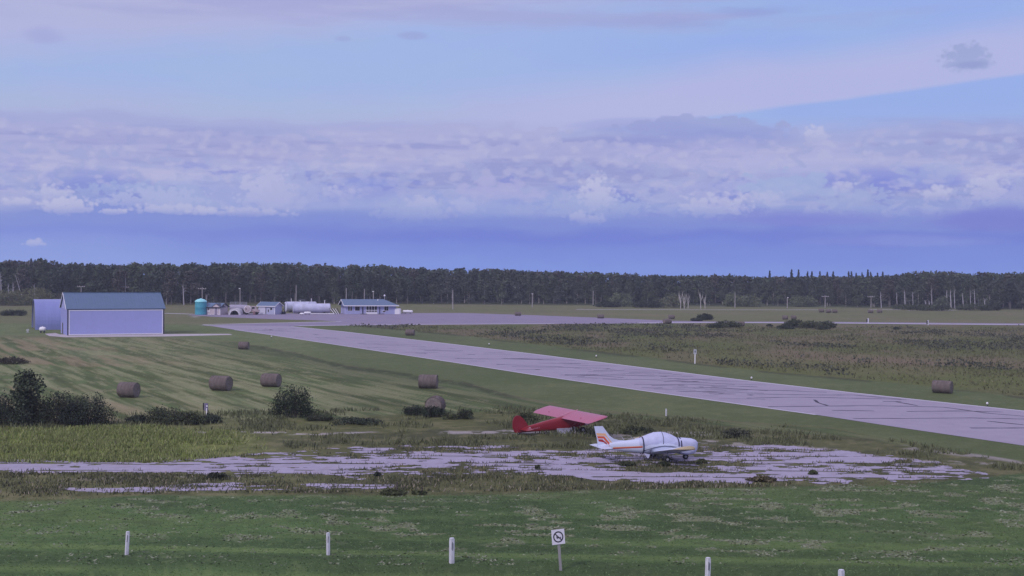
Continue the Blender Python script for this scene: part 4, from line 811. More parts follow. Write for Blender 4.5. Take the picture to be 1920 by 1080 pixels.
def terminal():
    W, Dp, He, Hr, ov = 14.2, 8.4, 2.55, 3.95, .7; root = empty('terminal_building', G(648.5, 589.2), math.radians(17), label='long low white terminal building with a row of dark windows', cat='building')
    ww = mat('pale_lilac_siding', (.38, .39, .62), .7, .05, 1.2)
    b = MB(); b.add([(0, 0, 0), (W, 0, 0), (W, Dp, 0), (0, Dp, 0), (0, 0, He), (W, 0, He), (W, Dp, He), (0, Dp, He), (0, Dp/2, Hr-.15)], [(0, 1, 5, 4), (1, 2, 6, 5), (2, 3, 7, 6), (3, 0, 4, 8, 7)]); b.build('wall', ww, root)
    sl = (Hr-He)/(Dp/2); z0 = He-ov*sl; r_ = MB()
    xr = W-2.6
    A = [(-ov, -ov, z0), (W+ov, -ov, z0), (W+ov, Dp+ov, z0), (-ov, Dp+ov, z0), (-ov, Dp/2, Hr), (xr, Dp/2, Hr)]
    r_.add([Vector(q)+Vector((0, 0, .02)) for q in A]+[Vector(q)+Vector((0, 0, .16)) for q in A], [(6, 7, 11, 10), (7, 8, 11), (8, 9, 10, 11), (0, 3, 2, 1), (0, 1, 7, 6), (1, 2, 8, 7), (2, 3, 9, 8), (0, 6, 10, 4), (4, 10, 9, 3)])
    rf = r_.build('roof', roofm, root); f = MB(); f.box((W/2, -ov-.03, z0+.06), (W+2*ov, .05, .24))
    f.box((W+ov+.03, Dp/2, z0+.06), (.05, Dp+2*ov, .24))
    for s in (-1, 1): f.prism([(-ov-.04, Dp/2, Hr-.08), (-ov-.04, Dp/2+s*(Dp/2+ov), z0-.06), (-ov-.04, Dp/2+s*(Dp/2+ov), z0+.18), (-ov-.04, Dp/2, Hr+.18)], (.05, 0, 0))
    f.build('fascia', trimw, rf)
    MB().tube((9.6, 3.0, Hr-.6), (9.6, 3.0, Hr+.25), .12, .12, 8).build('chimney', trimw, rf)
    wins = [(.85, 1.6, .34, 1.15), (1.45, 1.6, .34, 1.15), (2.9, 1.6, .5, 1.05), (3.55, 1.6, .5, 1.05)]+[(6.1+k*.78, 1.72, .5, .95) for k in range(4)]+[(6.1+k*.78, .85, .5, .3) for k in range(4)]+[(11.15, 1.6, .42, 1.05), (11.75, 1.6, .42, 1.05), (10.8, .75, .6, .3)]
    for x, z, a, c_ in wins:
        a *= 1.3; c_ *= 1.1
        w_ = MB(); w_.box((x, -.05, z), (a, .06, c_)); wo_ = w_.build('window', glassm, root)
        MB().box((x, -.025, z), (a+.16, .06, c_+.16)).build('frame', trimw, wo_)
    for x in (4.75, 9.55): MB().box((x, -.04, 1.05), (.34 if x < 5 else .26, .06, 2.1)).build('door', mat('navy_door', (.03, .035, .09), .6, .1, 2), root)
    MB().box((7.25, -.06, .28), (3.3, .05, .5)).build('sill_panel', trimw, root)
    MB().box((-.05, 4.6, 1.05), (.06, .9, 2.0)).build('end_door', mat('lilac_door', (.28, .28, .42), .7, .05, 2), root)
    MB().box((4.9, -.8, .08), (1.8, 1.2, .16)).build('step', mat('step_concrete', (.12, .11, .14), .9, .1, 2), root)
    MB().box((9.9, -.6, .08), (1.6, .8, .16)).build('step', mat('step_concrete', (0, 0, 0)), root)
terminal()
MB().tube((0, 0, 0), (0, 0, 1.1), .03).tube((0, 0, 0), (0, 0, .01), .1).build('roof_antenna', trimw, loc=G(712, 589)+Vector((.9, 4.2, 3.9)), label='small white ball antenna standing on the terminal roof', cat='antenna')
an_ = bpy.data.objects['roof_antenna']
b = MB()
for k in range(6):
    pass
rings = [[(.28*math.sin(a)*math.cos(2*PI*i/10), .28*math.sin(a)*math.sin(2*PI*i/10), 1.25-.28*math.cos(a)) for i in range(10)] for a in (.15, .7, 1.2, 1.57, 1.95, 2.5, 3.0)]
b.loft(rings); b.build('ball', trimw, an_, smooth=True)
# clutter between the sheds
def shelter():
    root = empty('arched_shelter', G(431, 590.4), math.radians(-4), label='small white arched shelter with a dark open front', cat='shelter'); n = 18; R = 1.25
    b = MB(); o_ = [(R+.0-R*1.35*math.cos(PI*i/n), R*1.45*math.sin(PI*i/n)**.7) for i in range(n+1)]; q_ = [(R-R*math.cos(PI*i/n), R*1.02*math.sin(PI*i/n)) for i in range(n+1)]
    vs = [(x, 0, max(z, 0)) for x, z in o_]+[(x, 0, max(z, 0)) for x, z in q_]+[(x, 2.6, max(z, 0)) for x, z in o_]+[(x, 2.6, max(z, 0)) for x, z in q_]; k = n+1
    fs = [(i, i+1, i+1+k, i+k) for i in range(n)]+[(i, i+2*k, i+1+2*k, i+1) for i in range(n)]+[(i+k, i+1+k, i+1+3*k, i+3*k) for i in range(n)]+[(i+2*k, i+3*k, i+3*k+1, i+2*k+1) for i in range(n)]
    b.add(vs, fs); b.build('canopy', mat('dull_white_canvas', (.50, .48, .52), .8, .1, 2, dirt=(.4, .37, .38)), root)
    b = MB(); b.add([(x, 2.4, z) for x, z in q_], [tuple(range(n+1))]); b.build('back_panel', darkm, root)
    b = MB()
    for i in range(n): b.tube((q_[i][0], -.03, q_[i][1]), (q_[i+1][0], -.03, q_[i+1][1]), .07, .07, 6)
    b.build('opening_rim', trimw, root)
shelter()
def tanker():
    root = empty('tank_trailer', G(424, 589.6)+Vector((0, 4, 0)), math.radians(4), label='pale tank trailer with top rails behind the arched shelter', cat='trailer'); n = 20; b = MB(); rings = []
    for x, q in ((0, .3), (.1, .9), (.2, 1), (4.6, 1), (4.7, .9), (4.8, .3)): rings.append([(x, 1.0*q*math.cos(2*PI*i/n), 1.75+.85*q*math.sin(2*PI*i/n)) for i in range(n)])
    b.loft(rings); b.build('tank_shell', mat('lilac_grey_paint', (.36, .33, .42), .5, .1, 1.2), root, smooth=True)
    b = MB(); 
    for x in (.2, 1.7, 3.2, 4.7): b.tube((x, -.6, 2.4), (x, -.6, 3.25), .04, .04, 5); b.tube((x, .6, 2.4), (x, .6, 3.25), .04, .04, 5)
    for y in (-.6, .6): b.tube((.2, y, 3.23), (4.7, y, 3.23), .045, .045, 5); b.tube((.2, y, 2.85), (4.7, y, 2.85), .035, .035, 5)
    b.build('top_rail', mat('grey_steel', (0, 0, 0)), root)
    MB().box((2.4, 0, .72), (4.9, 1.2, .2)).build('chassis', darkm, root)
    for x in (3.6, 4.5):
        for y in (-.75, .75):
            wv = MB(); wv.tube((x, y-.14, .45), (x, y+.14, .45), .45, .45, 18); wv.build('wheel', mat('tyre_rubber', (.02, .02, .022), .9, .1, 5), root)
tanker()
def old_truck():
    root = empty('old_truck', G(457, 590.2), math.radians(6), label='rusty cream old tank truck left of the pale blue shed', cat='truck'); cr = mat('rusty_cream_paint', (.46, .38, .40), .7, .25, 2.5, dirt=(.28, .17, .16)); n = 20
    b = MB(); rings = []
    for y, q in ((.1, .6), (.2, .95), (.35, 1), (3.2, 1), (3.3, .9), (3.35, .4)): rings.append([(.95+.95*q*math.cos(2*PI*i/n), y, 1.5+.92*q*math.sin(2*PI*i/n)) for i in range(n)])
    b.loft(rings); b.build('drum', cr, root, smooth=True)
    b = MB()
    for i in range(n): b.tube((.95+.95*math.cos(2*PI*i/n), .22, 1.5+.92*math.sin(2*PI*i/n)), (.95+.95*math.cos(2*PI*(i+1)/n), .22, 1.5+.92*math.sin(2*PI*(i+1)/n)), .07, .07, 5)
    b.build('drum_rim', trimw, root)
    MB().box((.6, .08, 1.6), (.28, .1, .3)).build('hatch', darkm, root)
    c_ = MB(); c_.add([(2.0, .4, .7), (4.0, .4, .7), (4.0, .4, 1.35), (3.3, .4, 1.45), (3.0, .4, 2.25), (2.0, .4, 2.3)]+[(2.0, 2.2, .7), (4.0, 2.2, .7), (4.0, 2.2, 1.35), (3.3, 2.2, 1.45), (3.0, 2.2, 2.25), (2.0, 2.2, 2.3)], [(0, 1, 2, 3, 4, 5), (11, 10, 9, 8, 7, 6)]+[(i, (i+1) % 6+0, (i+1) % 6+6, i+6) for i in range(6)]); cb_ = c_.build('cab', cr, root)
    MB().box((2.5, .38, 1.85), (.7, .05, .5)).build('window', glassm, cb_)
    MB().box((2.0, 1.3, .6), (4.0, 1.0, .2)).build('chassis', darkm, root)
    for x in (.6, 3.3):
        for y in (.5, 2.1): MB().tube((x, y-.13, .42), (x, y+.13, .42), .42, .42, 18).build('wheel', MATS['tyre_rubber'], root)
old_truck()
for k, (x, y, m_, lb_) in enumerate([(477.0, 590.3, mat('rust_red', (.24, .14, .15), .8, .2, 3), 'rust red drum at the left corner of the pale blue shed'), (480.5, 590.1, mat('dusty_pink', (.38, .28, .30), .8, .2, 3), 'pinkish drum standing against the pale blue shed'), (523.5, 588.8, mat('dusty_pink', (0, 0, 0)), 'pinkish drum left of the white fuel tanks'), (528, 588.8, mat('rust_red', (0, 0, 0)), 'rust red drum beside the black standpipe')]):
    b = MB(); rings = [[(.3*q*math.cos(2*PI*i/16), .3*q*math.sin(2*PI*i/16), z) for i in range(16)] for q, z in ((.97, 0), (1, .03), (1, .3), (1.04, .32), (1, .34), (1, .6), (1.04, .62), (1, .64), (1, .9), (.97, .93))]
    b.loft(rings); b.build('oil_drum', m_, loc=G(x, y), smooth=True, label=lb_, cat='drum', group='drums round the sheds')
b = MB(); b.tube((0, 0, 0), (0, 0, 2.9), .11, .11, 8); b.tube((0, 0, 2.7), (0, 0, 2.95), .22, .22, 10); b.box((-.2, 0, .35), (1.0, .6, .7)); b.tube((0, 0, 1.6), (-.9, 0, .7), .05, .05, 6)
b.build('fuel_standpipe', darkm, loc=G(533.5, 589), label='black fuel standpipe at the left end of the white tanks', cat='pipe')
def cyl_small(px, py, L_, R, label, m_, rz=0, name='propane_tank', z0=None):
    root = empty(name, G(px, py), rz, label=label, cat='tank'); b = MB(); n = 20; rings = []; cz = R+(.3 if z0 is None else z0)
    for x, q in ((-.0, .3), (R*.15, .65), (R*.45, .92), (R*.8, 1), (L_-R*.8, 1), (L_-R*.45, .92), (L_-R*.15, .65), (L_, .3)): rings.append([(x, R*q*math.cos(2*PI*i/n), cz+R*q*math.sin(2*PI*i/n)) for i in range(n)])
    b.loft(rings); b.build('tank_shell', m_, root, smooth=True)
    MB().tube((L_/2, 0, cz+R*.95), (L_/2, 0, cz+R+.12), R*.25, R*.2, 10).build('valve_cap', m_, root)
    for x in (L_*.25, L_*.75): MB().box((x, 0, (cz-R*.8)/2), (.15, R*1.2, cz-R*.8)).build('leg', darkm, root)
bw = mat('bright_white_paint', (.78, .76, .80), .4, .05, 2, spec=.5)
cyl_small(73.5, 624, 1.25, .42, 'white propane tank in front of the arched shed', bw, .1)
cyl_small(755, 588.3, 2.9, .36, 'long low white tank at the right end of the terminal', bw, .03)
cyl_small(570, 589.8, 1.9, .3, 'small white cylinder lying in front of the long fuel tank', bw, .05, z0=.2)
cyl_small(562, 590.5, 1.3, .24, 'smallest white cylinder lying before the long fuel tank', bw, -.3, z0=.1)
root = empty('water_tank', G(738, 589.0), 0, label='squat white rounded tank against the terminal right end', cat='tank'); b = MB(); b.box((1.0, .7, .78), (2.05, 1.4, 1.56), bev=.35); b.build('body', bw, root); b = MB(); b.box((1.0, .7, 1.6), (1.7, 1.1, .1), bev=.3); b.build('lid', bw, root); MB().tube((1.6, .7, 1.6), (1.6, .7, 1.8), .15, .15, 8).build('cap', darkm, root)
b = MB(); b.box((1.0, .45, .45), (2.0, .9, .9)); b.box((1.0, .45, .93), (2.1, 1.0, .06)); b.build('utility_box', mat('dull_lilac', (.4, .38, .48), .7, .1, 3), loc=G(10, 575)+Vector((0, 0, -5))) if False else None
# stacked lumber and pipes left of the terminal
for k in range(7):
    b = MB(); b.box((0, 0, 0), (.14, .08, 2.1), rot=Matrix.Rotation((-.75 if k % 2 else -.6)+k*.03, 3, 'Y')); 
    b.build('plank', trimw if k % 2 else darkm, loc=G(621+k*2.3, 589)+Vector((0, random.uniform(-.2, .5), .78-.05*(k % 3))), label=('white' if k % 2 else 'dark')+' plank leaning in the pile left of the terminal', cat='plank', group=('white' if k % 2 else 'dark')+' planks in the pile left of the terminal')
b = MB(); b.tube((0, 0, .12), (7.2, 0, .12), .10, .10, 10); b.box((1, 0, .03), (.2, .4, .06)); b.box((6, 0, .03), (.2, .4, .06)); b.build('fuel_pipe', bw, loc=G(578, 588.7), rz=.02, label='long white pipe on the ground below the long fuel tank', cat='pipe')
b = MB(); b.tube((0, 0, 0), (0, 0, .25), .06, .06, 6); b.tube((0, -.1, .5), (0, .12, .5), .26, .26, 14); b.box((0, 0, .12), (.5, .3, .1)); b.build('yard_marker', mat('dull_grey_white', (.4, .42, .42), .7, .1, 3), loc=G(52, 624), label='small round grey marker on the grass left of the arched shed', cat='marker')
# ---------------------------------------------------------------- poles
woodm = mat('weathered_pole', (.36, .33, .34), .9, .2, 3, stretch=(3, 3, .4)); grp = 'utility poles along the forest'
def pole(px, pb, pt_, label, cross=None, light=False, D=None, r_=.15):
    p = G(px, pb) if D is None else GD(px, D); h = H0+(hor(px)-pt_)*p.y/F
    root = empty('utility_pole', p, label=label, cat='utility pole', group=grp); MB().tube((0, 0, 0), (0, 0, h), r_, r_*.7, 8).build('pole', woodm, root)
    if cross:
        zc = H0+(hor(px)-cross)*p.y/F; MB().box((0, -.16, zc), (2.6, .12, .16)).build('crossarm', woodm, root)
        b = MB()
        for x in (-1.15, -.45, .45, 1.15): b.tube((x, -.16, zc+.08), (x, -.16, zc+.3), .05, .04, 6)
        b.build('insulators', trimw, root)
    if light:
        MB().tube((0, 0, h-.1), (0, -.6, h+.05), .05, .05, 6).build('lamp_arm', woodm, root); MB().box((0, -.8, h+.02), (.5, .5, .22), bev=.12).build('lamp_head', trimw, root)
for a in [(849, 580, 544, 'tall lone pale pole in the meadow right of the terminal'), (1112, 572, 545, 'pale pole before the trees, second right of the terminal'), (1378, 577, 548, 'pole beside the pale willows right of the dead trees'), (555, 583, 534, 'pole rising behind the white fuel tanks'), (649, 583, 540, 'pole behind the left gable of the terminal'), (683, 583, 542, 'pole behind the ridge of the terminal')]: pole(*a)
for a in [(235, 571, 512, 'tall crossarm pole rising above the hangar roof', 538.5), (152, 571, 537, 'crossarm pole rising above the left end of the hangar', 537.5), (312, 571, 541, 'crossarm pole just right of the hangar', 542.5), (379, 575, 538, 'crossarm pole behind the teal tank', 541.5), (1547, 577, 554, 'crossarm pole left of the one beyond the two bales', 556), (1633, 577, 555.5, 'crossarm pole before the skyline spruces', 556.5), (1711, 577, 552, 'crossarm pole among the white trunks', 553.5), (1834, 577, 552.5, 'crossarm pole at the rightmost white trunks', 554)]: pole(*a)
for a in [(450, 577, 541, 'lamp pole behind the old trucks', None, True), (700, 583, 546.5, 'lamp pole rising behind the terminal roof', None, True), (1476, 578, 558, 'short lamp pole at the forest foot right of the willows', None, True), (998, 576, 551, 'short lamp pole between the two lone pale poles', None, True)]: pole(*a)
# ---------------------------------------------------------------- small markers
def wpost(px, pb, ptp, wpx, label, group='white fence posts in the lawn', lean=0.0, mark=False, mm=None, name='wooden_post'):
    p = G(px, pb); s = p.y/F; h = (pb-ptp)*s*1.02; q = wpx*s
    b = MB(); R = Matrix.Rotation(lean, 3, 'Y'); b.box(R @ Vector((0, 0, h/2-.02)), (q, q, h), rot=R, bev=q*.15); b.box(R @ Vector((0, 0, h+.004)), (q*.9, q*.9, .03), rot=R, mi=0, bev=q*.2)
    o = b.build(name, mm or mat('peeling_white_post', (.60, .60, .66), .8, .2, 6, stretch=(2, 2, .6), dirt=(.33, .31, .34)), loc=p, rz=.5, label=label, cat='post', group=group)
    if mark:
        b = MB()
        for k in range(mark): b.box(R @ Vector((-q*.2+q*.22*k, -q/2-.004, h*(.72-.05*k))), (.018, .008, h*.30), rot=R @ Matrix.Rotation(.06, 3, 'Y'))
        b.build('split_crack', darkm, o)
    return o
wpost(237.5, 1040, 998, 6.5, 'leftmost white post standing in the lawn', lean=.05, mark=1); wpost(615.5, 1040.5, 1000, 6, 'thin white post second from the left in the lawn', lean=-.02, mark=1)
wpost(847, 1056, 1010, 8.5, 'thick white post left of the crossed circle sign', mark=2); wpost(1326.5, 1096, 1047, 8.5, 'white post at the frame bottom right of the sign', lean=.02, mark=2); wpost(1577, 1112, 1069.5, 10, 'rightmost white post just showing at the frame bottom')
def sign():
    p = G(1051.5, 1070); s = p.y/F; root = empty('no_aircraft_sign', p, label='square white sign with a crossed out airplane in a black ring', cat='sign'); lean = -math.atan(6/70.)
    R = Matrix.Rotation(lean, 3, 'Y'); h = 78*s*1.0
    MB().box(R @ Vector((0, .03, h/2-.05)), (.12, .05, h+.0), rot=R).build('post', mat('grey_post_wood', (.27, .26, .27), .9, .2, 5, stretch=(3, 3, .5)), root)
    sq = 25*s; cz = R @ Vector((0, -.02, h-13*s-.02)); Rp = R @ Matrix.Rotation(.20, 3, 'Z')
    pb = MB(); pb.box(cz, (sq, .02, 28*s), rot=Rp); panel = pb.build('panel', mat('white_sign_panel', (.72, .69, .78), .5, .05, 3), root)
    off = Rp @ Vector((0, -.014, 0)); c0 = cz+off; b = MB(); n = 40; ro, ri = 9.8*s, 7.6*s
    P = lambda x, z, q=0: c0+Rp @ Vector((x, -q, z*1.08))
    vs = [P(r_*math.cos(2*PI*i/n), r_*math.sin(2*PI*i/n)) for r_ in (ro, ri) for i in range(n)]; b.add(vs, [(i, (i+1) % n, (i+1) % n+n, i+n) for i in range(n)])
    a = math.radians(135); u1 = Vector((math.cos(a), math.sin(a))); n1 = Vector((-u1.y, u1.x)); hw = .9*s
    b.add([P(*(u1*ri*1.02+n1*hw), .002), P(*(u1*ri*1.02-n1*hw), .002), P(*(-u1*ri*1.02-n1*hw), .002), P(*(-u1*ri*1.02+n1*hw), .002)], [(0, 1, 2, 3)])
    b.build('ring_and_slash', mat('black_paint', (.008, .008, .02), .5, .1, 4), panel)
    b = MB(); k = s*1.0
    pts = [(-4.2, 1.4), (-3.2, 1.6), (-2.6, .2), (2.2, -1.3), (4.3, -.4), (5.2, .2), (5.0, -1.2), (3.6, -2.6), (1.0, -2.4), (-1.6, -1.8), (-3.6, -.8)]
    b.add([P(x*k, z*k, .004) for x, z in pts], [tuple(range(len(pts)))]); pts = [(-.8, -.6), (1.0, -1.0), (-2.4, -3.0), (-4.0, -2.6)]; b.add([P(x*k, z*k, .006) for x, z in pts], [(0, 1, 2, 3)])
    pts = [(3.2, -2.0), (4.4, -1.4), (4.0, -4.2), (3.2, -4.6)]; b.add([P(x*k, z*k, .006) for x, z in pts], [(0, 1, 2, 3)])
    b.build('airplane_symbol', MATS['black_paint'], panel)
sign()
r0 = empty('field_marker', G(385.5, 781), -.1, label='black and white upright marker in the low bushes', cat='marker'); s = G(385.5, 781).y/F
MB().box((-4.2*s, 0, 19*s), (2.2*s, .06, 13*s)).build('black_board', darkm, r0); b = MB(); b.box((1.2*s, 0, 18*s), (6.5*s, .08, 14*s)); b.build('back_board', mat('violet_grey_board', (.17, .15, .26), .6, .15, 3), r0)
MB().box((2.4*s, -.07, 9.5*s), (1.9*s, .05, 13*s)).build('white_stripe', bw, r0); MB().box((3.0*s, -.06, 20*s), (2.4*s, .05, 3*s)).build('reflector', bw, r0)
for x in (-4.2, .4, 4.4): MB().box((x*s, .05, 6*s), (.9*s, .05, 12*s)).build('leg', darkm, r0)
# marker panels and runway lights
r0 = empty('distance_sign', G(1303, 682), 0, label='small pale panel on a white stake in the meadow beyond the runway', cat='sign'); s = G(1303, 682).y/F
MB().box((0, 0, 22.5*s), (5.5*s, .06, 9*s)).build('panel', mat('pale_grey_panel', (.45, .47, .52), .6, .1, 3), r0); MB().box((0, .03, 9.5*s), (1.8*s, .06, 19*s)).build('stake', trimw, r0); MB().box((0, -.04, 23*s), (1.6*s, .02, 4*s)).build('dark_mark', darkm, r0)
wpost(1249, 780, 767, 2.2, 'thin white stake between the airplanes and the runway', None, name='white_stake')
for x, yb, yt, lb_, d in ((1740, 609.5, 600.5, 'white marker post on the far taxiway, right one', 0), (1627.5, 606, 597, 'white marker post on the far taxiway, left one', 1)):
    o = wpost(x, yb, yt, 2.6, lb_, 'white marker posts on the far taxiway', name='marker_post')
    s = o.location.y/F; MB().box((-2.3*s, 0, 5*s), (3*s, .1, 6*s)).build('dark_backing', darkm, o)
for k, (x, y, lb_) in enumerate([(1851, 762, 'runway edge light nearest the right frame edge'), (1409, 713, 'runway edge light beyond the runway, left of the one at right'), (1118, 671, 'runway edge light above the middle of the runway'), (917, 648, 'faint runway edge light left of centre'), (509, 634, 'small light on the near runway edge above the lone bale')]):
    root = empty('runway_light', G(x, y), label=lb_, cat='runway light', group='runway edge lights'); MB().tube((0, 0, 0), (0, 0, .22), .05, .04, 8).build('stem', darkm, root)
    b = MB(); rings = [[(.10*q*math.cos(2*PI*i/12), .10*q*math.sin(2*PI*i/12), z) for i in range(12)] for q, z in ((.7, .22), (1, .25), (1, .34), (.75, .40), (.25, .43))]; b.loft(rings); b.build('lens', bw, root, smooth=True)
# stalk stumps at the lawn edge
for x, y, t_, lb_ in ((744, 926, 903, 'dark weathered stump post with grass at the lawn edge'), (791, 925, 914, 'short dark stub right of the stump post')):
    p = G(x, y); s = p.y/F; b = MB(); b.tube((0, 0, 0), (.02, 0, (y-t_)*s), 1.6*s, 1.1*s, 7); b.tube((.0, 0, (y-t_)*s*.3), (-3*s, 0, (y-t_)*s*.55), .8*s, .4*s, 5); b.build('stump_post', barkd, loc=p, label=lb_, cat='stump')
shrub('grass_tuft', 735, 927, 46, 8, OL, 'low grass tuft round the stump post', seed=901, stems=False); shrub('grass_tuft', 785, 927, 26, 6, OL, 'low grass tuft round the short stub', seed=902, stems=False)
# ---------------------------------------------------------------- airplanes
rub = mat('tyre_rubber', (.02, .02, .022), .9, .1, 5)
def section(x, hw, zb, zt, n=24, e=2.6, tw=1.0):
    """superellipse ring; tw narrows the top"""
    cz, hz = (zb+zt)/2, (zt-zb)/2; out = []
    for i in range(n):
        a = 2*PI*i/n; c_, s_ = math.cos(a), math.sin(a); k = 2/e
        y = hw*math.copysign(abs(c_)**k, c_)*(1-(1-tw)*max(0, s_)**1.5); out.append((x, y, cz+hz*math.copysign(abs(s_)**k, s_)))
    return out
def wing(le0, le1, y0, y1, z0, z1, ch0, ch1, th=.13, nseg=8, tip=.35, inc=0.0):
    """half wing from y0 to y1 (sign in y1), leading edge x le0..le1"""
    rings = []; prof = [(0, 0), (.02, .45), (.08, .85), (.25, 1.0), (.5, .86), (.75, .5), (1, .02), (.75, -.12), (.5, -.2), (.25, -.3), (.06, -.3)]
    ts = [0, .2, .4, .6, .8, .93, .975, 1.0]
    for t in ts:
        q = 1.0 if t <= .93 else (1-((t-.93)/.07)**2*tip)
        ch = (ch0+(ch1-ch0)*t)*q; le = le0+(le1-le0)*t-(ch0+(ch1-ch0)*t)*(1-q)*.5; y = y0+(y1-y0)*t; z = z0+(z1-z0)*t; thk = th*ch*(q if t < 1 else q*.3)
        rings.append([(le-p*ch, y, z+h*thk-p*ch*inc) for p, h in prof])
    return rings
def wheel(root, x, y, z, r_, w_=.16):
    wo_ = MB(); n = 22; rings = [[(x+r_*q*math.cos(2*PI*i/n), y+dy_*w_/2, z+r_*q*math.sin(2*PI*i/n)) for i in range(n)] for dy_, q in ((-1, .55), (-1, .85), (-.6, .98), (0, 1), (.6, .98), (1, .85), (1, .55))]
    wo_.loft(rings); w1 = wo_.build('wheel', rub, root, smooth=True)
    MB().tube((x, y-w_*.56, z), (x, y+w_*.56, z), r_*.42, r_*.42, 14).build('hub', mat('hub_grey', (.3, .3, .33), .5, .1, 4), w1)
def white_plane():
    root = empty('white_airplane', G(1236, 862.5), math.radians(12), label='white low wing airplane under a cabin cover with orange and red tail stripes', cat='airplane'); root.rotation_euler.x = math.radians(-2.6)
    wp = mat('airplane_white', (.56, .60, .74), .35, .05, 1.5, spec=.5); cov = mat('grey_white_cloth', (.50, .52, .70), .85, .10, 2.5, bump=.5, bscale=3); strapm = mat('dark_strap', (.02, .02, .06), .8, .1, 4)
    FS = [(-4.35, .05, .88, 1.10), (-3.8, .12, .80, 1.22), (-3.0, .25, .70, 1.33), (-2.2, .38, .59, 1.40), (-1.5, .50, .50, 1.47), (-.8, .56, .44, 1.52), (0, .58, .42, 1.54), (.8, .57, .43, 1.52), (1.35, .54, .47, 1.46)]
    b = MB(); b.loft([section(x, w_, a, c_) for x, w_, a, c_ in FS]); b.build('fuselage', wp, root, smooth=True)
    def fy(x, z):
        xs = [f[0] for f in FS]; hw = np.interp(x, xs, [f[1] for f in FS]); zb = np.interp(x, xs, [f[2] for f in FS]); zt = np.interp(x, xs, [f[3] for f in FS]); q = min(.999, abs((z-(zb+zt)/2)/((zt-zb)/2))); return hw*(1-q**2.6)**(1/2.6)
    # engine cover, cloth over the cowl and nose
    NS = [(1.38, .56, .40, 1.50), (1.6, .55, .34, 1.50), (2.0, .53, .32, 1.47), (2.3, .49, .36, 1.44), (2.52, .44, .44, 1.37), (2.64, .36, .62, 1.28), (2.74, .16, .92, 1.18)]
    b = MB(); b.loft([section(x, w_, a, c_, 28, 3.4) for x, w_, a, c_ in NS]); b.build('engine_cover', cov, root, smooth=True)
    b = MB(); b.add([(2.52, -.36, .72), (2.52, .36, .72), (2.60, .30, 1.0), (2.60, -.30, 1.0)], [(0, 1, 2, 3)]); b.build('air_intake', strapm, root)
    # cabin cover
    CS = [(-1.55, .535, .92, 1.50), (-1.26, .56, .70, 1.62), (-.8, .585, .66, 1.80), (-.38, .60, .70, 1.93), (.1, .60, .80, 1.95), (.45, .60, .84, 1.90), (.85, .60, .82, 1.76), (1.2, .585, .72, 1.56), (1.42, .575, .66, 1.52)]
    b = MB(); b.loft([section(x, w_*.95, a, c_-.02, 28, 2.8, .56) for x, w_, a, c_ in CS]); b.build('cabin_cover', cov, root, smooth=True)
    def strap(x, name='strap', w_=.08, ring=None, cut=None):
        b = MB(); R = ring; n = len(R); vs = []
        for p in R: 
            for dx_ in (-w_/2, w_/2): vs.append((p[0]+dx_, p[1]*1.012, (p[2]-1.1)*1.012+1.1))
        b.add(vs, [(2*i, 2*i+1, 2*((i+1) % n)+1, 2*((i+1) % n)) for i in range(n)]); b.build(name, strapm, root)
    def interp_sec(S_, x, tw, e=2.6):
        xs = [f[0] for f in S_]; return section(x, *[float(np.interp(x, xs, [f[k] for f in S_])) for k in (1, 2, 3)], 36, e, tw)
    full = lambda x: [(x, p[1], min(p[2], 9)) for p in section(x, .60, .42, 1.6, 36, 2.6, .9)]
    strap(-1.28, ring=section(-1.28, .575, .44, 1.63, 36, 2.6, .82)); strap(1.24, ring=interp_sec(CS, 1.24, .72, 2.3)); strap(1.42, ring=section(1.42, .585, .40, 1.52, 36, 2.6, 1)); strap(.12, 'seam', .03, ring=interp_sec(CS, .12, .72, 2.3))
    # lower hem cord of the cover over the wing root
    b = MB(); pts = [(-1.27, .72), (-.95, .80), (-.6, .90), (-.2, .97), (.2, 1.0), (.6, .98), (.95, .92), (1.15, .86)]
    for s_ in (-1, 1):
        b = MB(); b.loft([[(x, s_*.615+.022*math.cos(a*PI/3), z+.022*math.sin(a*PI/3)) for a in range(6)] for x, z in pts]); b.build('hem_cord', strapm, root)
    b = MB(); b.tube((-.78, -.60, .84), (-.82, -.60, .44), .022, .022, 5); b.build('hanging_cord', strapm, root)
    b = MB(); b.prism([(-1.27, -.60, .55), (-1.05, -.62, .22), (-.98, -.64, .20), (-.85, -.60, .45)], (0, .02, 0)); b.build('cover_flap', cov, root)
    # wings
    for s_ in (-1, 1):
        b = MB(); b.loft(wing(1.30, 1.03, s_*.5, s_*4.2, .62, 1.12, 1.85, 1.52, .13, tip=.1)); wg = b.build('wing', wp, root, smooth=True)
        b = MB(); R_ = []
        prof = [(0, 0), (.02, .45), (.08, .85), (.25, 1.0), (.5, .86), (.75, .5), (1, .02), (.75, -.12), (.5, -.2), (.25, -.3), (.06, -.3)]
        for t, q in ((0, 1.012), (.5, .96), (.8, .86), (1, .55)):
            ch = 1.52*q; R_.append([(1.05-(1.52-ch)*.4-p*ch, s_*(4.2+.34*t), 1.123+.02*t+h*.135*1.52*q*(1 if t < 1 else .35)) for p, h in prof])
        b.loft(R_); b.build('wing_tip', mat('tan_yellow_tip', (.44, .36, .22), .5, .08, 2), wg, smooth=True)
        b = MB(); b.tube((.1, s_*1.55, .70), (.05, s_*1.55, .25), .05, .04, 8); b.tube((.1, s_*1.55, .55), (-.1, s_*1.55, .3), .02, .02, 6); b.build('gear_leg', mat('grey_steel', (0, 0, 0)), root)
        wheel(root, .05, s_*1.55, .21, .21)
        b = MB(); b.loft(wing(-3.72, -3.80, s_*.08, s_*1.62, 1.0, 1.0, .82, .74, .09, tip=.25)); b.build('tailplane', wp, root, smooth=True)
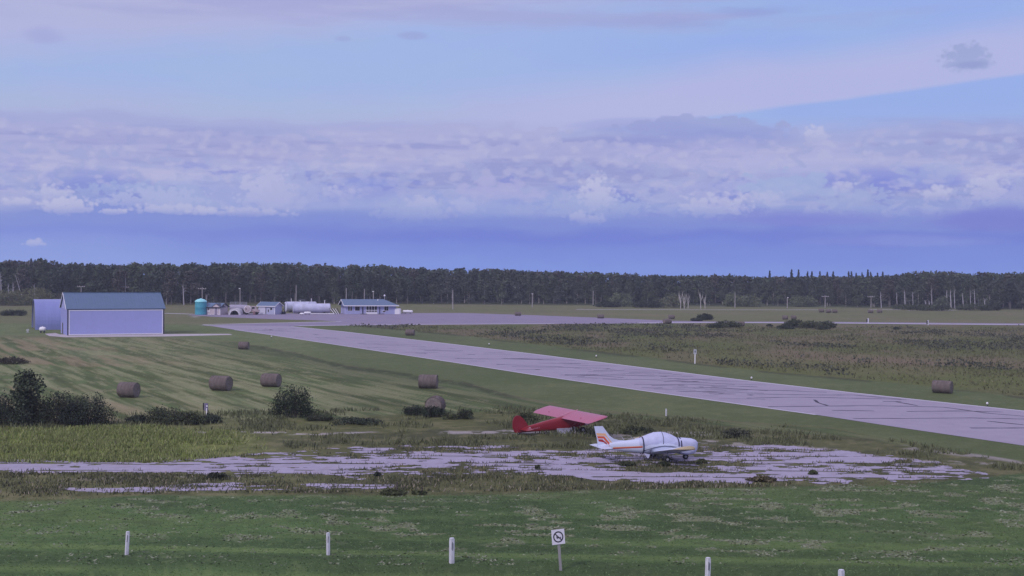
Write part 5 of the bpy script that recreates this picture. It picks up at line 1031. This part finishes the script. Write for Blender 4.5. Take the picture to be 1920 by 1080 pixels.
    b = MB(); b.tube((1.86, 0, .5), (1.9, 0, .22), .045, .04, 8); b.build('nose_leg', mat('grey_steel', (0, 0, 0)), root); wheel(root, 1.9, 0, .2, .2, .14)
    # fin with dorsal fillet
    fin = [(-2.45, 1.385), (-2.9, 1.42), (-3.25, 1.52), (-3.55, 1.74), (-4.02, 2.38), (-4.62, 2.38), (-4.42, 1.55), (-4.36, .95), (-3.6, 1.15)]
    b = MB(); b.prism([(x, -.045, z) for x, z in fin], (0, .09, 0)); b.build('fin', wp, root)
    col = {'pale_orange': (.72, .42, .22), 'orange_red': (.60, .10, .04), 'dark_red': (.35, .03, .03)}
    def fx(zx, zy): x = (zx-1185)/226; return x, (665-9.8*x-zy)/236*.985
    bands = [('pale_orange', [(172, 248), (318, 250), (350, 305), (420, 395), (462, 455), (462, 490), (400, 395), (345, 320), (305, 288), (184, 290)]), ('orange_red', [(188, 297), (300, 297), (340, 350), (455, 490), (452, 497), (380, 450), (285, 333), (196, 335)]), ('dark_red', [(200, 347), (270, 347), (330, 400), (440, 496), (428, 498), (380, 470), (290, 395), (212, 382)])]
    for nm, pts in bands:
        b = MB(); q = [fx(*p) for p in pts]
        for s_ in (-1, 1):
            n = len(q)
            tri = [(0, 1, n-2, n-1)]+[(i, i+1, n-2-i, n-1-i) for i in range(1, n//2-1)]
            b.add([(x, s_*(max(.049, fy(x, z)+.006 if z < np.interp(x, [f[0] for f in FS], [f[3] for f in FS]) else 0)), z) for x, z in q], tri)
        b.build('tail_stripe', mat('stripe_'+nm, col[nm], .4, .05, 2), root)
    for (nm, zo, hgt) in (('orange_red', .0, .028), ('dark_red', -.04, .026), ('pale_orange', .035, .018)):
        b = MB()
        for s_ in (-1, 1):
            pts = [(-3.35+k*.25, 0) for k in range(9)]; vs = []
            for x, _ in pts:
                zc = np.interp(x, [-3.35, -1.3], [.905, .985])+zo
                for dz_ in (-hgt, hgt): vs.append((x, s_*(fy(x, zc+dz_)+.006), zc+dz_))
            b.add(vs, [(2*i, 2*i+1, 2*i+3, 2*i+2) for i in range(len(pts)-1)])
        b.build('side_stripe', mat('stripe_'+nm, (0, 0, 0)), root)
    for x in (-1.85, -2.5): MB().tube((x, 0, 1.4), (x-.18, 0, 1.66), .012, .008, 5).build('antenna', wp, root)
white_plane()
def red_plane():
    root = empty('red_airplane', G(1080, 809.8), math.radians(24), label='red high wing airplane parked on the grass behind the white one', cat='airplane')
    rd = mat('airplane_red', (.23, .010, .018), .4, .08, 1.5, spec=.5); rw = mat('airplane_red_sky_sheen', (.38, .065, .13), .3, .06, 1.5, spec=.7); pk = mat('pale_pink_cloth', (.55, .38, .42), .8, .1, 3)  # wing red is the body red with lavender sky reflection mixed into its colour
    pit = math.radians(9); root.rotation_euler.x = math.radians(-1.2)
    body = bpy.data.objects.new('fuselage', None)
    Rp = Matrix.Rotation(-pit, 3, 'Y'); piv = Vector((0, 0, .0))
    def T(p): return Rp @ Vector(p)
    def TT(rings): return [[T(p) for p in r_] for r_ in rings]
    FS = [(-4.95, .03, .96, 1.15), (-4.2, .12, .84, 1.30), (-3.2, .22, .70, 1.36), (-2.2, .30, .56, 1.42), (-1.4, .35, .46, 1.46), (-.8, .38, .42, 1.50), (.2, .38, .40, 1.52), (.42, .38, .40, 1.40), (.62, .37, .42, 1.22), (1.2, .34, .50, 1.12), (1.5, .28, .60, 1.02)]
    b = MB(); b.loft(TT([section(x, w_, a, c_, 24, 3.6) for x, w_, a, c_ in FS])); b.build('fuselage', rd, root, smooth=True)
    b = MB(); b.loft(TT([section(x, w_, a, c_, 20, 2.2) for x, w_, a, c_ in ((1.5, .27, .68, 1.0), (1.58, .2, .74, .94), (1.75, .05, .81, .87))])); b.build('spinner', MATS['dark_strap'], root, smooth=True)
    b = MB(); b.box(T((1.62, 0, .84)), (.03, .12, 1.7), rot=Rp @ Matrix.Rotation(1.25, 3, 'X')); b.build('propeller', MATS['dark_strap'], root)
    b = MB(); b.prism([T(p) for p in [(.24, -.383, 1.50), (.42, -.383, 1.20), (-.9, -.383, 1.20), (-.9, -.383, 1.48)]], (0, -.004, 0)); b.build('side_window', mat('dark_wine_glass', (.05, .01, .03), .2, .05, 2, spec=.6), root)
    for s_ in (-1, 1):
        b = MB(); b.loft(TT(wing(.45, .45, s_*.0, s_*5.3, 1.58, 1.58, 1.72, 1.72, .09, tip=.62, inc=.11))); wg = b.build('wing', rw, root, smooth=True)
        b = MB()
        for x in (.3, -.65): b.tube(T((x*.5-.1, s_*.36, .60)), T((x-.15, s_*2.9, 1.56)), .03, .03, 6)
        b.build('wing_strut', rd, root)
        b = MB(); b.tube(T((.3, s_*.34, .58)), (.12, s_*.88, .26), .045, .035, 6); b.tube(T((-.15, s_*.34, .58)), (.12, s_*.88, .26), .03, .03, 6); b.build('gear_leg', rd, root)
        wheel(root, .12, s_*.92, .25, .25, .17)
        b = MB(); b.loft(TT(wing(-4.05, -4.25, s_*.05, s_*1.45, 1.18, 1.18, .85, .55, .05, tip=.6))); b.build('tailplane', rd, root, smooth=True)
    b = MB(); b.box(T((-.3, 0, 1.66)), (1.5, .05, .03), rot=Rp @ Matrix.Rotation(-.09, 3, 'Y')); b.build('wing_seam', mat('pink_seam', (.62, .30, .38), .6, .05, 2), root)
    fin = [(-4.05, 1.28), (-4.2, 1.62), (-4.42, 2.0), (-4.66, 2.24), (-4.92, 2.31), (-5.16, 2.2), (-5.33, 1.9), (-5.40, 1.45), (-5.32, 1.08), (-5.1, .92), (-4.9, 1.0)]
    b = MB(); b.prism([T((x, -.035, z)) for x, z in fin], (0, .07, 0)); b.build('fin_and_rudder', rd, root)
    b = MB()
    for s_ in (-1, 1): b.loft([[T((.45+.035*math.cos(a*PI/3), s_*y, 1.60+.035*math.sin(a*PI/3))) for a in range(6)] for y in (0, 2.5, 4.9)])
    b.build('leading_edge', MATS['pink_seam'], root)
    b = MB(); b.tube(T((-4.6, 0, .95)), T((-5.0, 0, .86)), .025, .03, 6); b.build('tail_spring', MATS['dark_strap'], root)
    tz = T((-5.0, 0, .86)); wheel(root, tz.x, 0, .09, .10, .06)
    # pale covers, ties and marks under the belly
    b = MB(); b.loft(TT([section(x, w_, a, c_, 16, 2.5) for x, w_, a, c_ in ((.75, .36, .36, .66), (1.1, .34, .34, .70), (1.4, .26, .42, .7))])); b.build('cowl_cover', pk, root, smooth=True)
    b = MB()
    for x in (-.55, -.3): b.tube((x, -.5, .02), T((x, -.36, .56)), .018, .018, 5)
    b.tube((-1.9, -.42, .12), (-.3, -.5, .04), .02, .02, 5); b.build('boarding_step', trimw, root)
    b = MB()
    for k, (w_, g_) in enumerate([(.07, 0), (.05, .1), (.08, .2), (.08, .32), (.05, .44), (.07, .78)]): b.box(T((-3.75+g_*1.2, -.215-.03*g_, 1.02+.0*k)), (w_, .006, .11), rot=Rp @ Matrix.Rotation(.09, 3, 'Z'))
    b.build('registration_marks', mat('faded_pink_paint', (.42, .16, .20), .6, .1, 5), root)
    b = MB(); b.box(T((-4.05, -.2, 1.1)), (.12, .2, .18), rot=Rp, bev=.04); b.build('tail_tie', mat('white_tip', (.7, .6, .64), .6, .1, 3), root)
    # ferry box: white crate under the belly
red_plane()
# a pale crate and cowling left standing under the red airplane
b = MB(); b.box((.0, 0, .18), (1.1, .5, .36), bev=.04); b.box((.0, 0, .37), (1.14, .54, .03)); b.build('storage_crate', mat('lilac_crate', (.40, .39, .5), .7, .2, 3), loc=G(1056, 812), rz=.3, label='low pale crate on the grass under the red airplane', cat='crate')
# ---------------------------------------------------------------- haze
hz = MB(); hz.box((0, 330, 19.5), (1500, 760, 41)); ho = hz.build('haze', (hm := bpy.data.materials.new('haze_volume')), kind='stuff', label='thin bluish evening haze over the airfield', cat='haze')
hm.use_nodes = True; hm.node_tree.nodes.clear(); vo = hm.node_tree.nodes.new('ShaderNodeVolumePrincipled'); mo = hm.node_tree.nodes.new('ShaderNodeOutputMaterial')
vo.inputs['Color'].default_value = (.75, .80, .95, 1); vo.inputs['Density'].default_value = .00028; vo.inputs['Anisotropy'].default_value = 0.0; hm.node_tree.links.new(vo.outputs[0], mo.inputs['Volume'])
